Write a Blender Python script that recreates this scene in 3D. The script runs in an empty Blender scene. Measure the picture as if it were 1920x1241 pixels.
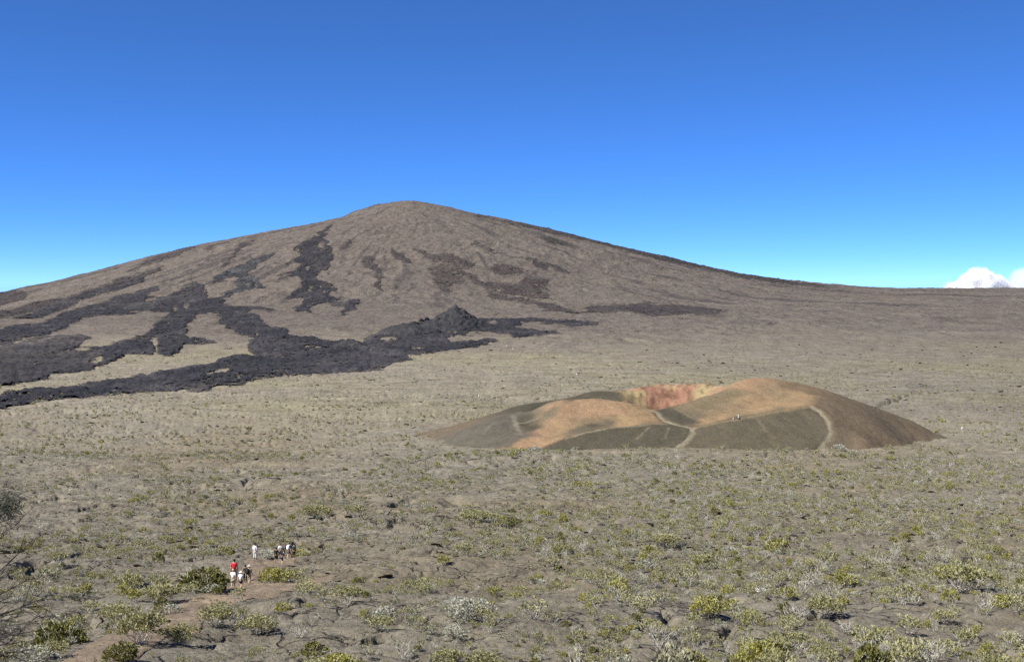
import bpy, bmesh, math, random, colorsys
import numpy as np
from mathutils import Vector, Matrix, Euler

R = math.radians
random.seed(7)
rng = np.random.default_rng(7)
sc = bpy.context.scene
col = sc.collection

# ------------------------------------------------------------------ camera
FPX, CX, EYE = 2400.0, 960.0, 530.0          # focal length in photo pixels, centre column, eye-level row
cam_d = bpy.data.cameras.new('camera')
cam = bpy.data.objects.new('camera', cam_d)
col.objects.link(cam)
cam.location = (0, 0, 0)
cam.rotation_euler = (R(90), 0, 0)
cam_d.sensor_width = 36.0
cam_d.lens = FPX / 1920 * 36
cam_d.shift_y = -(620.5 - EYE) / 1920
cam_d.clip_start = 0.1
cam_d.clip_end = 120000
sc.camera = cam

# ------------------------------------------------------------------ sky and sun
SUN_EL = R(47)
SUN_AZ = math.atan2(-math.cos(R(24)), -math.sin(R(24)))      # to the left, a little behind the camera
S = Vector((math.sin(SUN_AZ) * math.cos(SUN_EL), math.cos(SUN_AZ) * math.cos(SUN_EL), math.sin(SUN_EL)))
world = bpy.data.worlds.new('World')
sc.world = world
world.use_nodes = True
wn, wl = world.node_tree.nodes, world.node_tree.links
wn.clear()
sky = wn.new('ShaderNodeTexSky')
sky.sky_type = 'NISHITA'
sky.sun_disc = False
sky.sun_elevation = SUN_EL
sky.sun_rotation = SUN_AZ % (2 * math.pi)
sky.altitude = 9000
sky.air_density = 1.0
sky.dust_density = 0.0
sky.ozone_density = 10.0
hsv = wn.new('ShaderNodeHueSaturation')
hsv.inputs['Saturation'].default_value = 1.045
bg = wn.new('ShaderNodeBackground')
bg.inputs['Strength'].default_value = 0.11
wo = wn.new('ShaderNodeOutputWorld')
wl.new(sky.outputs[0], hsv.inputs['Color'])
wl.new(hsv.outputs[0], bg.inputs['Color'])
wl.new(bg.outputs[0], wo.inputs['Surface'])

sun_d = bpy.data.lights.new('sun', 'SUN')
sun_d.energy = 5.0
sun_d.angle = R(0.5)
sun_d.color = (1.0, 0.96, 0.89)
sun = bpy.data.objects.new('sun', sun_d)
sun.rotation_euler = (-S).to_track_quat('-Z', 'Y').to_euler()
sun.location = (-40, -20, 60)
col.objects.link(sun)

vs = sc.view_settings
vs.view_transform = 'Standard'
vs.look = 'None'
vs.gamma = 1.0
vs.use_curve_mapping = False
vs.exposure = 0.9
cy = sc.cycles
cy.max_bounces = 6
cy.diffuse_bounces = 2
cy.transparent_max_bounces = 8
cy.volume_bounces = 5
cy.use_denoising = False
sc.render.filter_size = 0.8

# ------------------------------------------------------------------ numeric helpers
_perm = np.random.default_rng(11).permutation(1024).astype(np.int64)
_ang = np.random.default_rng(12).random(1024) * 2 * np.pi
_gx, _gy = np.cos(_ang), np.sin(_ang)

def pn(x, y, s=0):
    """gradient noise, about -0.7..0.7"""
    x = np.asarray(x, float) + 17.3 * s
    y = np.asarray(y, float) - 9.7 * s
    x0 = np.floor(x); y0 = np.floor(y)
    fx = x - x0; fy = y - y0
    ix = x0.astype(np.int64); iy = y0.astype(np.int64)
    u = fx * fx * fx * (fx * (fx * 6 - 15) + 10)
    v = fy * fy * fy * (fy * (fy * 6 - 15) + 10)
    def g(i, j, dx, dy):
        h = _perm[(_perm[(i + s) & 1023] + j) & 1023]
        return _gx[h] * dx + _gy[h] * dy
    a = g(ix, iy, fx, fy); b = g(ix + 1, iy, fx - 1, fy)
    c = g(ix, iy + 1, fx, fy - 1); d = g(ix + 1, iy + 1, fx - 1, fy - 1)
    return (a + (b - a) * u) * (1 - v) + (c + (d - c) * u) * v

def fbm(x, y, s=0, o=4):
    r = 0; a = 1.0
    for k in range(o):
        r = r + a * pn(x * 2 ** k, y * 2 ** k, s + k)
        a *= 0.5
    return r

def sstep(a, b, x):
    t = np.clip((np.asarray(x, float) - a) / (b - a), 0, 1)
    return t * t * (3 - 2 * t)

# ------------------------------------------------------------------ terrain height
GY = np.array([-400, -6, 2, 5, 9, 14, 22, 35, 50, 70, 91, 110, 130, 165, 200, 260, 336, 420, 520, 680, 850, 1200, 1700, 2500, 3300, 3800, 5000, 9000, 12000.])
GZ = np.array([-1.5, -1.7, -1.75, -2.6, -7, -9.6, -11.2, -12.8, -14.8, -18.0, -21.5, -24.7, -27.8, -31.4, -34.5, -39, -44, -48.3, -52.5, -57.3, -60.2, -61, -53, -37, -18, -13.5, -60, -160, -250.])
LP = np.array([775, 740, 700, 660, 640, 570, 500, 400, 300, 215, 150, 60, 0, -100, -300, -700.])
LZ = np.array([376, 380.4, 388.6, 402.2, 413.6, 432, 446.3, 469.4, 497.3, 525, 541, 567, 585, 615, 680, 780.])
RP = np.array([775, 800, 850, 900, 950, 1000, 1060, 1120, 1200, 1250, 1300, 1360, 1420, 1480, 1540, 1600, 1800, 2400.])
RZ = np.array([376, 380.4, 391.9, 405.1, 414.2, 425.8, 440.4, 457.4, 477.4, 488, 501.9, 515.3, 524.2, 530, 534.9, 540.6, 560, 620.])
SD = 4700.0
MS = SD / FPX
SX = (775 - CX) * MS

def floor_z(x, y):
    y = np.asarray(y, float); x = np.asarray(x, float)
    z = np.interp(y, GY, GZ)
    # soften the piecewise profile
    z = 0.5 * z + 0.25 * (np.interp(y * 1.06, GY, GZ) + np.interp(y * 0.94, GY, GZ))
    u = x / np.maximum(y, 60)
    z = z - 42 * sstep(1500, 3600, y) * sstep(-0.08, -0.40, u)
    return z

def mtn_z(x, y):
    dx = x - SX
    dy = (y - SD) * 0.60
    r = np.sqrt(dx * dx + dy * dy) + 1e-6
    w = 0.5 * (1 - dx / r)
    L = np.interp(r, (775 - LP) * MS, (EYE - LZ) * MS)
    Rr = np.interp(r, (RP - 775) * MS, (EYE - RZ) * MS)
    return w * L + (1 - w) * Rr

def base_z(x, y):
    f = floor_z(x, y)
    m = np.where(np.asarray(y) > 900, mtn_z(x, y), -500)
    k = 10.0
    d = np.clip(0.5 + 0.5 * (m - f) / k, 0, 1)
    return f * (1 - d) + m * d + k * d * (1 - d)

FISS = []      # fissure segments in plan (x0, y0, x1, y1, width, depth), filled below

def relief(x, y):
    x = np.asarray(x, float); y = np.asarray(y, float)
    wx = x + 2.2 * pn(x / 7, y / 7, 31) + 0.6 * pn(x / 2.1, y / 2.1, 33)
    wy = y + 2.2 * pn(x / 7, y / 7, 32) + 0.6 * pn(x / 2.1, y / 2.1, 34)
    near = sstep(12, 45, y)
    r = 1.9 * fbm(x / 120, y / 120, 1, 2) * sstep(80, 400, y) + 0.9 * fbm(x / 38, y / 38, 4, 2) * near
    r += 1.0 * (np.abs(pn(wx / 15, wy / 15, 7)) ** 0.7 - 0.35) * near
    r += 0.70 * (np.abs(pn(wx / 5.2, wy / 5.2, 8)) ** 0.45 - 0.45) * near * (0.5 + 0.5 * sstep(900, 300, y))
    f3 = sstep(520, 180, y) * near
    r += 0.26 * (np.abs(pn(wx / 2.0, wy / 2.0, 9)) ** 0.45 - 0.45) * f3
    r += 0.13 * (np.abs(pn(wx / 0.8, wy / 0.8, 10)) ** 0.7 - 0.35) * sstep(220, 90, y) * near
    r -= 0.55 * sstep(0.07, 0.0, np.abs(pn(wx / 7.5, wy / 9, 12))) * sstep(-0.05, 0.2, pn(x / 17, y / 17, 13)) * near * sstep(900, 500, y)
    # occasional ledges and sinks of broken crust
    led = np.abs(fbm(wx / 34, wy / 26, 14, 3))
    gate = sstep(0.02, 0.22, pn(x / 55, y / 55, 17))
    r -= 1.15 * sstep(0.045, 0.0, led) * gate * sstep(60, 90, y) * sstep(1500, 700, y)
    # far floor and mountain: broken flows, gullies
    far = sstep(700, 1500, y)
    r += far * (3.0 * (np.abs(fbm(x / 160, y / 160, 20, 3)) - 0.25) + 1.5 * (np.abs(pn(x / 38, y / 60, 23)) - 0.3))
    dx = x - SX; dy = (y - SD) * 0.6
    rr = np.sqrt(dx * dx + dy * dy); th = np.arctan2(dx, -dy)
    m = sstep(1800, 1100, rr) * sstep(1700, 2400, y)
    wth = 1.6 * fbm(x / 220, y / 330, 41, 3)
    gul = pn(th * 14 + wth, rr / 300, 40) + 0.6 * pn(th * 33 + 2 * wth, rr / 160, 42)
    r += m * sstep(-20, 160, rr) * (2.2 * gul + 4.0 * np.abs(pn(x / 55, y / 95, 43)) + 2.0 * pn(x / 14, y / 24, 44))
    r += far * 1.3 * pn(x / 13, y / 22, 45) + 4.0 * sstep(2900, 3500, y) * np.clip(pn(x / 34, y / 90, 46) - 0.12, 0, 1)
    return r

def fiss_z(x, y):
    r = np.zeros_like(np.asarray(x, float))
    for (ax, ay, bx, by, w, dep) in FISS:
        cx0, cx1 = min(ax, bx) - 3 * w - 1, max(ax, bx) + 3 * w + 1
        cy0, cy1 = min(ay, by) - 6 * w - 1, max(ay, by) + 6 * w + 1
        k = (x > cx0) & (x < cx1) & (y > cy0) & (y < cy1)
        if not k.any():
            continue
        px, py = x[k], y[k]
        px = px + 0.8 * w * pn(px / (1.6 * w), py / (1.6 * w), 51); py = py + 0.8 * w * pn(px / (1.6 * w), py / (1.6 * w), 52)
        vx, vy = bx - ax, by - ay
        t = np.clip(((px - ax) * vx + (py - ay) * vy) / (vx * vx + vy * vy), 0, 1)
        d = np.hypot(px - ax - t * vx, py - ay - t * vy)
        r[k] -= dep * sstep(w, 0.45 * w, d) * (0.4 + 0.6 * np.sin(np.pi * (0.12 + 0.76 * t)))
    return r

PATH = []          # centre line of the foot path in plan, filled below

CONE_Z = None      # cinder cone height function, set below

def ground_z(x, y):
    x = np.atleast_1d(np.asarray(x, float)); y = np.atleast_1d(np.asarray(y, float))
    rl = relief(x, y)
    k = (y > 40) & (y < 150) & (x < 5)
    if PATH and k.any():
        dm = np.full(int(k.sum()), 1e9)
        for (ax, ay), (bx, by) in zip(PATH[:-1], PATH[1:]):
            vx, vy = bx - ax, by - ay
            t = np.clip(((x[k] - ax) * vx + (y[k] - ay) * vy) / (vx * vx + vy * vy), 0, 1)
            dm = np.minimum(dm, np.hypot(x[k] - ax - t * vx, y[k] - ay - t * vy))
        rl[k] *= 1 - 0.8 * sstep(4.5, 1.5, dm)
    z = base_z(x, y) + rl + fiss_z(x, y)
    k = (x > -45) & (x < 165) & (y > 320) & (y < 485)
    if CONE_Z is not None and k.any():
        h = CONE_Z(x[k], y[k]) - floor_z(x[k], y[k])
        z[k] = z[k] - 4.5 * sstep(0.8, 3.0, h)
        z[k] = np.where(h > -2.5, z[k] - (z[k] - floor_z(x[k], y[k])) * 0.6 * sstep(-2.5, 0, h) * (h < 0.8), z[k])
    return z

def hit(px, py):
    """point of the smooth caldera floor seen at a photo pixel"""
    px = np.atleast_1d(np.asarray(px, float)); py = np.atleast_1d(np.asarray(py, float))
    u = (px - CX) / FPX
    lo = np.full_like(u, 18.0); hi = np.full_like(u, 3200.0)
    for _ in range(44):
        m = 0.5 * (lo + hi)
        row = EYE - base_z(u * m, m) / m * FPX
        near = row > py
        lo = np.where(near, m, lo); hi = np.where(near, hi, m)
    y = 0.5 * (lo + hi)
    return u * y, y

def P(px, py, y):
    return ((px - CX) / FPX * y, y, (EYE - py) / FPX * y)

def pix(x, y, z):
    return CX + FPX * x / y, EYE - FPX * z / y

# ------------------------------------------------------------------ object helpers
def tag(o, label=None, cat=None, group=None, kind=None):
    if label: o['label'] = label
    if cat: o['category'] = cat
    if group: o['group'] = group
    if kind: o['kind'] = kind
    return o

def mesh_np(name, V, F, mats, smooth=True):
    """V (n,3), F (m,k) with k = 3 or 4"""
    me = bpy.data.meshes.new(name)
    V = np.ascontiguousarray(V, dtype=np.float32); F = np.ascontiguousarray(F, dtype=np.int32)
    me.vertices.add(len(V)); me.vertices.foreach_set('co', V.ravel())
    k = F.shape[1]
    me.loops.add(F.size); me.loops.foreach_set('vertex_index', F.ravel())
    me.polygons.add(len(F))
    me.polygons.foreach_set('loop_start', np.arange(0, F.size, k, dtype=np.int32))
    me.polygons.foreach_set('loop_total', np.full(len(F), k, dtype=np.int32))
    me.polygons.foreach_set('use_smooth', np.full(len(F), smooth, dtype=bool))
    me.update(calc_edges=True)
    for m in (mats if isinstance(mats, (list, tuple)) else [mats]):
        me.materials.append(m)
    return me

def link(name, me, parent=None, loc=None):
    o = bpy.data.objects.new(name, me)
    col.objects.link(o)
    if parent: o.parent = parent
    if loc: o.location = loc
    return o

def empty(name, loc=(0, 0, 0), rz=0.0):
    o = bpy.data.objects.new(name, None)
    col.objects.link(o)
    o.location = loc
    o.rotation_euler = (0, 0, rz)
    o.empty_display_size = 0.3
    return o

def grid_faces(nr, nc):
    i = np.arange(nr * nc).reshape(nr, nc)
    return np.stack([i[:-1, :-1], i[:-1, 1:], i[1:, 1:], i[1:, :-1]], -1).reshape(-1, 4)

# ------------------------------------------------------------------ materials
class NT:
    def __init__(self, name):
        self.m = bpy.data.materials.new(name)
        self.m.use_nodes = True
        self.n, self.l = self.m.node_tree.nodes, self.m.node_tree.links
        self.n.clear()
        self.out = self.n.new('ShaderNodeOutputMaterial')
    def node(self, t, **k):
        q = self.n.new(t)
        for a, v in k.items():
            if a in q.inputs.keys(): q.inputs[a].default_value = v
            else: setattr(q, a, v)
        return q
    def coord(self):
        return self.node('ShaderNodeTexCoord').outputs['Object']
    def pos(self):
        return self.node('ShaderNodeNewGeometry').outputs['Position']
    def noise(self, vec, scale, detail=4.0, rough=0.55, dist=0.0):
        q = self.node('ShaderNodeTexNoise', Scale=scale, Detail=detail, Roughness=rough, Distortion=dist)
        self.l.new(vec, q.inputs['Vector'])
        return q.outputs['Fac']
    def stretch(self, vec, s):
        q = self.node('ShaderNodeMapping'); q.inputs['Scale'].default_value = s
        self.l.new(vec, q.inputs['Vector']); return q.outputs[0]
    def ramp(self, fac, stops):
        q = self.node('ShaderNodeValToRGB')
        e = q.color_ramp.elements
        while len(e) > 1: e.remove(e[-1])
        e[0].position, c = stops[0][0], stops[0][1]; e[0].color = (*c, 1) if len(c) == 3 else c
        for p, c in stops[1:]:
            k = e.new(p); k.color = (*c, 1) if len(c) == 3 else c
        self.l.new(fac, q.inputs['Fac'])
        return q.outputs['Color']
    def mixc(self, fac, a, b, mode='MIX'):
        q = self.node('ShaderNodeMix', data_type='RGBA', blend_type=mode)
        for s, v in ((q.inputs[0], fac), (q.inputs[6], a), (q.inputs[7], b)):
            if isinstance(v, (int, float)): s.default_value = v
            elif isinstance(v, tuple): s.default_value = (*v, 1)
            else: self.l.new(v, s)
        return q.outputs[2]
    def math(self, op, a, b=None):
        q = self.node('ShaderNodeMath', operation=op)
        for s, v in zip(q.inputs, (a, b)):
            if v is None: continue
            if isinstance(v, (int, float)): s.default_value = v
            else: self.l.new(v, s)
        return q.outputs[0]
    def bump(self, h, dist, strength=1.0, nrm=None):
        q = self.node('ShaderNodeBump', Strength=strength, Distance=dist)
        self.l.new(h, q.inputs['Height'])
        if nrm: self.l.new(nrm, q.inputs['Normal'])
        return q.outputs[0]
    def bsdf(self, colr, rough=0.95, nrm=None, spec=0.15, gain=None):
        if gain: colr = self.mixc(1.0, colr, gain, 'MULTIPLY')
        q = self.node('ShaderNodeBsdfPrincipled', Roughness=rough)
        q.inputs['Specular IOR Level'].default_value = spec
        if isinstance(colr, tuple): q.inputs['Base Color'].default_value = (*colr, 1)
        else: self.l.new(colr, q.inputs['Base Color'])
        if nrm: self.l.new(nrm, q.inputs['Normal'])
        self.l.new(q.outputs[0], self.out.inputs['Surface'])
        return q

def mat_terrain():
    """one skin of lava: bare grey crust near the rim, thin heath and lichen cover on the plain, brown scoria on the volcano"""
    t = NT('lava terrain'); p = t.pos()
    sep = t.node('ShaderNodeSeparateXYZ'); t.l.new(p, sep.inputs[0])
    yy = sep.outputs['Y']
    # near crust
    big = t.noise(p, 0.018, 3)
    mid = t.noise(p, 0.22, 5, 0.6)
    fine = t.noise(p, 2.2, 6, 0.75)
    c = t.ramp(mid, [(0.30, (0.100, 0.089, 0.073)), (0.5, (0.138, 0.124, 0.103)), (0.70, (0.176, 0.161, 0.136))])
    c = t.mixc(t.ramp(big, [(0.42, (0, 0, 0)), (0.66, (1, 1, 1))]), c, t.ramp(mid, [(0.3, (0.108, 0.090, 0.066)), (0.7, (0.165, 0.140, 0.103))]))
    c = t.mixc(1.0, c, t.ramp(fine, [(0.25, (0.34, 0.34, 0.34)), (0.46, (0.95, 0.95, 0.95)), (0.60, (1.10, 1.10, 1.09)), (0.78, (1.7, 1.7, 1.64))]), 'MULTIPLY')
    lich = t.noise(p, 0.9, 5, 0.75)
    c = t.mixc(t.ramp(lich, [(0.58, (0, 0, 0)), (0.74, (0.6, 0.6, 0.6))]), c, (0.235, 0.222, 0.172))
    # plain
    big2 = t.noise(p, 0.0035, 4)
    mid2 = t.noise(p, 0.05, 6, 0.65)
    fine2 = t.noise(p, 0.42, 6, 0.75)
    c2 = t.ramp(mid2, [(0.28, (0.088, 0.076, 0.062)), (0.5, (0.132, 0.117, 0.097)), (0.72, (0.175, 0.159, 0.131))])
    g2 = t.ramp(mid2, [(0.28, (0.092, 0.081, 0.052)), (0.5, (0.140, 0.126, 0.085)), (0.72, (0.186, 0.172, 0.119))])
    c2 = t.mixc(t.ramp(big2, [(0.42, (0, 0, 0)), (0.60, (0.8, 0.8, 0.8))]), c2, g2)
    c2 = t.mixc(1.0, c2, t.ramp(fine2, [(0.26, (0.45, 0.45, 0.45)), (0.48, (1, 1, 1)), (0.76, (1.45, 1.45, 1.4))]), 'MULTIPLY')
    # volcano
    q = t.stretch(p, (1, 0.55, 1))
    big3 = t.noise(p, 0.0026, 4, 0.55, 0.5)
    mid3 = t.noise(q, 0.022, 6, 0.7, 0.8)
    fine3 = t.noise(q, 0.13, 6, 0.75)
    c3 = t.ramp(mid3, [(0.28, (0.066, 0.053, 0.045)), (0.44, (0.108, 0.089, 0.075)), (0.58, (0.126, 0.105, 0.088)), (0.74, (0.158, 0.134, 0.110))])
    c3 = t.mixc(t.ramp(big3, [(0.50, (0, 0, 0)), (0.68, (0.45, 0.45, 0.45))]), c3, (0.094, 0.075, 0.066))
    c3 = t.mixc(1.0, c3, t.ramp(fine3, [(0.26, (0.5, 0.5, 0.5)), (0.48, (1, 1, 1)), (0.76, (1.4, 1.4, 1.38))]), 'MULTIPLY')
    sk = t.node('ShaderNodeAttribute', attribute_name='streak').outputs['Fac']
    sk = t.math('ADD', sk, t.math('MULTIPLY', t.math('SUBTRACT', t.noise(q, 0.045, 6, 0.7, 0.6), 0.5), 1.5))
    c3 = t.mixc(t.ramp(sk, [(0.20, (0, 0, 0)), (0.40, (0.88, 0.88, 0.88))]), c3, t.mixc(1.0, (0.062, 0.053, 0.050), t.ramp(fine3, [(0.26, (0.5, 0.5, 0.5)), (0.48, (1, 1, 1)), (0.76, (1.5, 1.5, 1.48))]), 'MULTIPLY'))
    wob = t.math('MULTIPLY', t.math('SUBTRACT', t.noise(p, 0.006, 5, 0.6), 0.5), 900.0)
    def band(a, b, k):
        m = t.node('ShaderNodeMapRange', interpolation_type='SMOOTHSTEP'); m.inputs['From Min'].default_value = a; m.inputs['From Max'].default_value = b
        t.l.new(t.math('ADD', yy, t.math('MULTIPLY', wob, k)), m.inputs['Value']); return m.outputs[0]
    f12 = band(260, 620, 0.25); f23 = band(800, 1750, 0.9)
    mx_ = t.node('ShaderNodeMapRange', interpolation_type='SMOOTHSTEP'); mx_.inputs['From Min'].default_value = -150; mx_.inputs['From Max'].default_value = 380
    t.l.new(t.math('ADD', sep.outputs['X'], t.math('MULTIPLY', wob, 0.3)), mx_.inputs['Value']); fx = mx_.outputs[0]
    c = t.mixc(f23, t.mixc(f12, c, c2), c3)
    b = t.bump(t.noise(p, 0.8, 6, 0.65, 0.6), 0.45, 1.0)
    b = t.bump(t.noise(p, 4.5, 5, 0.65, 0.8), 0.12, 1.0, b)
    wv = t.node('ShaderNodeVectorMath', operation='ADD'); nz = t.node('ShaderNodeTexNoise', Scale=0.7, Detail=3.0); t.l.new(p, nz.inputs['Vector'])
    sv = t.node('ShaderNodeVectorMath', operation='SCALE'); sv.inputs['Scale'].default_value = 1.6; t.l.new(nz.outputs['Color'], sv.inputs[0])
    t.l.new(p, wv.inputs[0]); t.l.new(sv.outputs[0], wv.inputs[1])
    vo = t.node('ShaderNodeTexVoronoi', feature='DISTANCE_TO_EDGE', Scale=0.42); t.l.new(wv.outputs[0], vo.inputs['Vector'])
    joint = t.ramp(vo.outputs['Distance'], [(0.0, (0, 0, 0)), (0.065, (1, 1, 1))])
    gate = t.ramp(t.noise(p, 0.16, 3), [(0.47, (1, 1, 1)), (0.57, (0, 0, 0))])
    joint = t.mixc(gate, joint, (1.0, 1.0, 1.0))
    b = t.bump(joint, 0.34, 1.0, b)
    b2 = t.bump(t.noise(p, 0.25, 6, 0.7, 0.5), 1.6, 1.0)
    b3 = t.bump(t.noise(q, 0.05, 6, 0.7, 0.6), 7.0, 1.0)
    b3 = t.bump(t.noise(q, 0.011, 4, 0.6, 0.8), 16.0, 0.8, b3)
    def mixv(f, u, v):
        m = t.node('ShaderNodeMix', data_type='VECTOR'); t.l.new(f, m.inputs[0]); t.l.new(u, m.inputs[4]); t.l.new(v, m.inputs[5]); return m.outputs[1]
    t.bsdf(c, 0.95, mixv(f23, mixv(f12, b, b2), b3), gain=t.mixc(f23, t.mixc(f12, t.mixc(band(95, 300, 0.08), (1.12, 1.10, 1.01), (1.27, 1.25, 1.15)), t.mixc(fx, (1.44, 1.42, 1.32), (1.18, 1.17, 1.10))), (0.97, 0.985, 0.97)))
    return t.m

def ragged(t, shader, p, amp, scales):
    """cut the outline of a flow sheet along a broken edge: the sheet's own field value plus noise"""
    at = t.node('ShaderNodeAttribute', attribute_name='field')
    f = at.outputs['Fac']
    for k, (sc_, w) in enumerate(scales):
        f = t.math('ADD', f, t.math('MULTIPLY', t.math('SUBTRACT', t.noise(p, sc_, 4, 0.6, 0.4), 0.5), amp * w))
    on = t.math('GREATER_THAN', f, 0.0)
    tr = t.node('ShaderNodeBsdfTransparent'); mx = t.node('ShaderNodeMixShader')
    t.l.new(on, mx.inputs[0]); t.l.new(tr.outputs[0], mx.inputs[1]); t.l.new(shader.outputs[0], mx.inputs[2])
    t.l.new(mx.outputs[0], t.out.inputs['Surface'])

def mat_lava(name, dark, light, amt=0.5, scale=0.09, amp=2.3):
    t = NT(name); p = t.pos()
    q = t.stretch(p, (1, 0.5, 1))
    a = t.noise(q, scale * 0.14, 6, 0.7, 0.8)
    f = t.noise(q, scale * 2.0, 6, 0.75)
    c = t.ramp(a, [(0.30, tuple(d * 0.75 for d in dark)), (0.46, dark), (0.58, tuple(0.55 * d + 0.45 * l for d, l in zip(dark, light))), (0.74, tuple(1.25 * l for l in light))])
    c = t.mixc(1.0, c, t.ramp(f, [(0.26, (0.40, 0.40, 0.40)), (0.48, (1, 1, 1)), (0.76, (1.75, 1.75, 1.72))]), 'MULTIPLY')
    fe = t.math('ADD', t.node('ShaderNodeAttribute', attribute_name='field').outputs['Fac'], t.math('MULTIPLY', t.math('SUBTRACT', t.noise(q, 0.035, 6, 0.7, 0.5), 0.5), 2.6))
    c = t.mixc(t.ramp(fe, [(0.0, (0.7, 0.7, 0.7)), (0.22, (0, 0, 0))]), c, t.mixc(1.0, (0.082, 0.070, 0.062), t.ramp(f, [(0.26, (0.5, 0.5, 0.5)), (0.48, (1, 1, 1)), (0.76, (1.5, 1.5, 1.5))]), 'MULTIPLY'))
    b = t.bump(t.noise(q, scale, 6, 0.75, 0.4), 5.0, 1.0)
    b = t.bump(t.noise(q, scale * 0.22, 4, 0.6, 0.6), 14.0, 0.8, b)
    sh = t.bsdf(c, 0.9, b, 0.2, gain=(0.85, 0.85, 0.85))
    ragged(t, sh, q, amp, [(0.014, 0.8), (0.05, 1.0), (0.2, 1.2), (0.55, 0.8)])
    return t.m

M = {}
M['ground'] = M['plain'] = M['mountain'] = mat_terrain()
M['lava'] = mat_lava('fresh black lava', (0.028, 0.0265, 0.030), (0.072, 0.065, 0.064))
M['lava_blue'] = mat_lava('blue grey clinker', (0.036, 0.037, 0.040), (0.082, 0.080, 0.078))
M['clinker'] = mat_lava('solid clinker', (0.034, 0.034, 0.037), (0.074, 0.070, 0.068), amp=0.0)
M['lava_brown'] = mat_lava('weathered brown lava', (0.048, 0.040, 0.038), (0.084, 0.069, 0.061), amp=2.4)

def mat_attr(name, bump_scale, bump_d, speck=True):
    t = NT(name); p = t.pos()
    a = t.node('ShaderNodeAttribute', attribute_name='tint')
    c = a.outputs['Color']
    n = t.noise(p, 0.30, 6, 0.65)
    c = t.mixc(1.0, c, t.ramp(n, [(0.28, (0.82, 0.82, 0.80)), (0.5, (1, 1, 1)), (0.74, (1.15, 1.14, 1.12))]), 'MULTIPLY')
    f = t.noise(p, 1.5, 7, 0.85)
    c = t.mixc(1.0, c, t.ramp(f, [(0.26, (0.50, 0.50, 0.50)), (0.5, (1, 1, 1)), (0.74, (1.5, 1.5, 1.46))]), 'MULTIPLY')
    b = t.bump(t.noise(p, bump_scale, 5, 0.7), bump_d, 0.8)
    t.bsdf(c, 0.97, b, 0.1, gain=(0.60, 0.62, 0.63))
    return t.m
M['cone'] = mat_attr('lapilli', 1.6, 0.22)

def mat_path():
    t = NT('trodden brown rock'); p = t.pos()
    a = t.noise(p, 0.35, 5, 0.6)
    f = t.noise(p, 4.0, 6, 0.7)
    c = t.ramp(a, [(0.30, (0.145, 0.118, 0.090)), (0.5, (0.195, 0.162, 0.124)), (0.64, (0.255, 0.205, 0.150)), (0.80, (0.33, 0.25, 0.175))])
    c = t.mixc(1.0, c, t.ramp(f, [(0.28, (0.6, 0.6, 0.6)), (0.5, (1, 1, 1)), (0.74, (1.3, 1.3, 1.28))]), 'MULTIPLY')
    b = t.bump(t.noise(p, 1.5, 6, 0.7, 1.0), 0.25, 0.9)
    b = t.bump(t.noise(p, 7, 4, 0.6), 0.04, 0.8, b)
    sh = t.bsdf(c, 0.95, b, gain=(0.98, 0.92, 0.84))
    ragged(t, sh, p, 1.6, [(0.5, 0.9), (2.0, 0.8)])
    return t.m
M['path'] = mat_path()

def mat_leaf(name, a, b_, c_, trans=0.25):
    t = NT(name)
    at = t.node('ShaderNodeAttribute', attribute_name='tint')
    oi = t.node('ShaderNodeObjectInfo')
    fac = t.math('ADD', t.math('MULTIPLY', at.outputs['Fac'], 0.72), t.math('MULTIPLY', oi.outputs['Random'], 0.28))
    c = t.ramp(fac, [(0.0, a), (0.5, b_), (1.0, c_)])
    d = t.node('ShaderNodeBsdfDiffuse'); tr = t.node('ShaderNodeBsdfTranslucent'); mx = t.node('ShaderNodeMixShader')
    mx.inputs[0].default_value = trans
    t.l.new(c, d.inputs['Color']); t.l.new(c, tr.inputs['Color'])
    t.l.new(d.outputs[0], mx.inputs[1]); t.l.new(tr.outputs[0], mx.inputs[2])
    t.l.new(mx.outputs[0], t.out.inputs['Surface'])
    return t.m
M['leaf_olive'] = mat_leaf('olive heath leaves', (0.165, 0.158, 0.066), (0.305, 0.290, 0.140), (0.47, 0.45, 0.26))
M['leaf_bright'] = mat_leaf('yellow green heath leaves', (0.185, 0.175, 0.046), (0.335, 0.315, 0.092), (0.50, 0.47, 0.18))
M['leaf_dark'] = mat_leaf('dark green heath leaves', (0.085, 0.088, 0.030), (0.185, 0.178, 0.060), (0.33, 0.31, 0.11))
M['leaf_pale'] = mat_leaf('pale bleached leaves', (0.26, 0.26, 0.19), (0.42, 0.42, 0.33), (0.60, 0.58, 0.48))
M['leaf_sage'] = mat_leaf('grey sage leaves', (0.17, 0.168, 0.10), (0.30, 0.292, 0.19), (0.46, 0.44, 0.31))

def mat_plain_col(name, c, rough=0.85, noise=0.25, scale=6.0):
    t = NT(name); p = t.coord()
    n = t.noise(p, scale, 4, 0.6)
    lo = tuple(max(0, v * (1 - noise)) for v in c); hi = tuple(v * (1 + noise) for v in c)
    t.bsdf(t.ramp(n, [(0.3, lo), (0.7, hi)]), rough, None, 0.2)
    return t.m
M['stem'] = mat_plain_col('grey heath stems', (0.44, 0.415, 0.36), 0.9, 0.4, 9)
M['boulder'] = mat_plain_col('black rock', (0.028, 0.027, 0.029), 0.9, 0.4, 0.6)
M['stem_dark'] = mat_plain_col('dark twigs', (0.045, 0.040, 0.036), 0.9, 0.4, 9)
M['needle_dark'] = mat_plain_col('dark needles', (0.030, 0.034, 0.022), 0.9, 0.5, 4)

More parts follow.
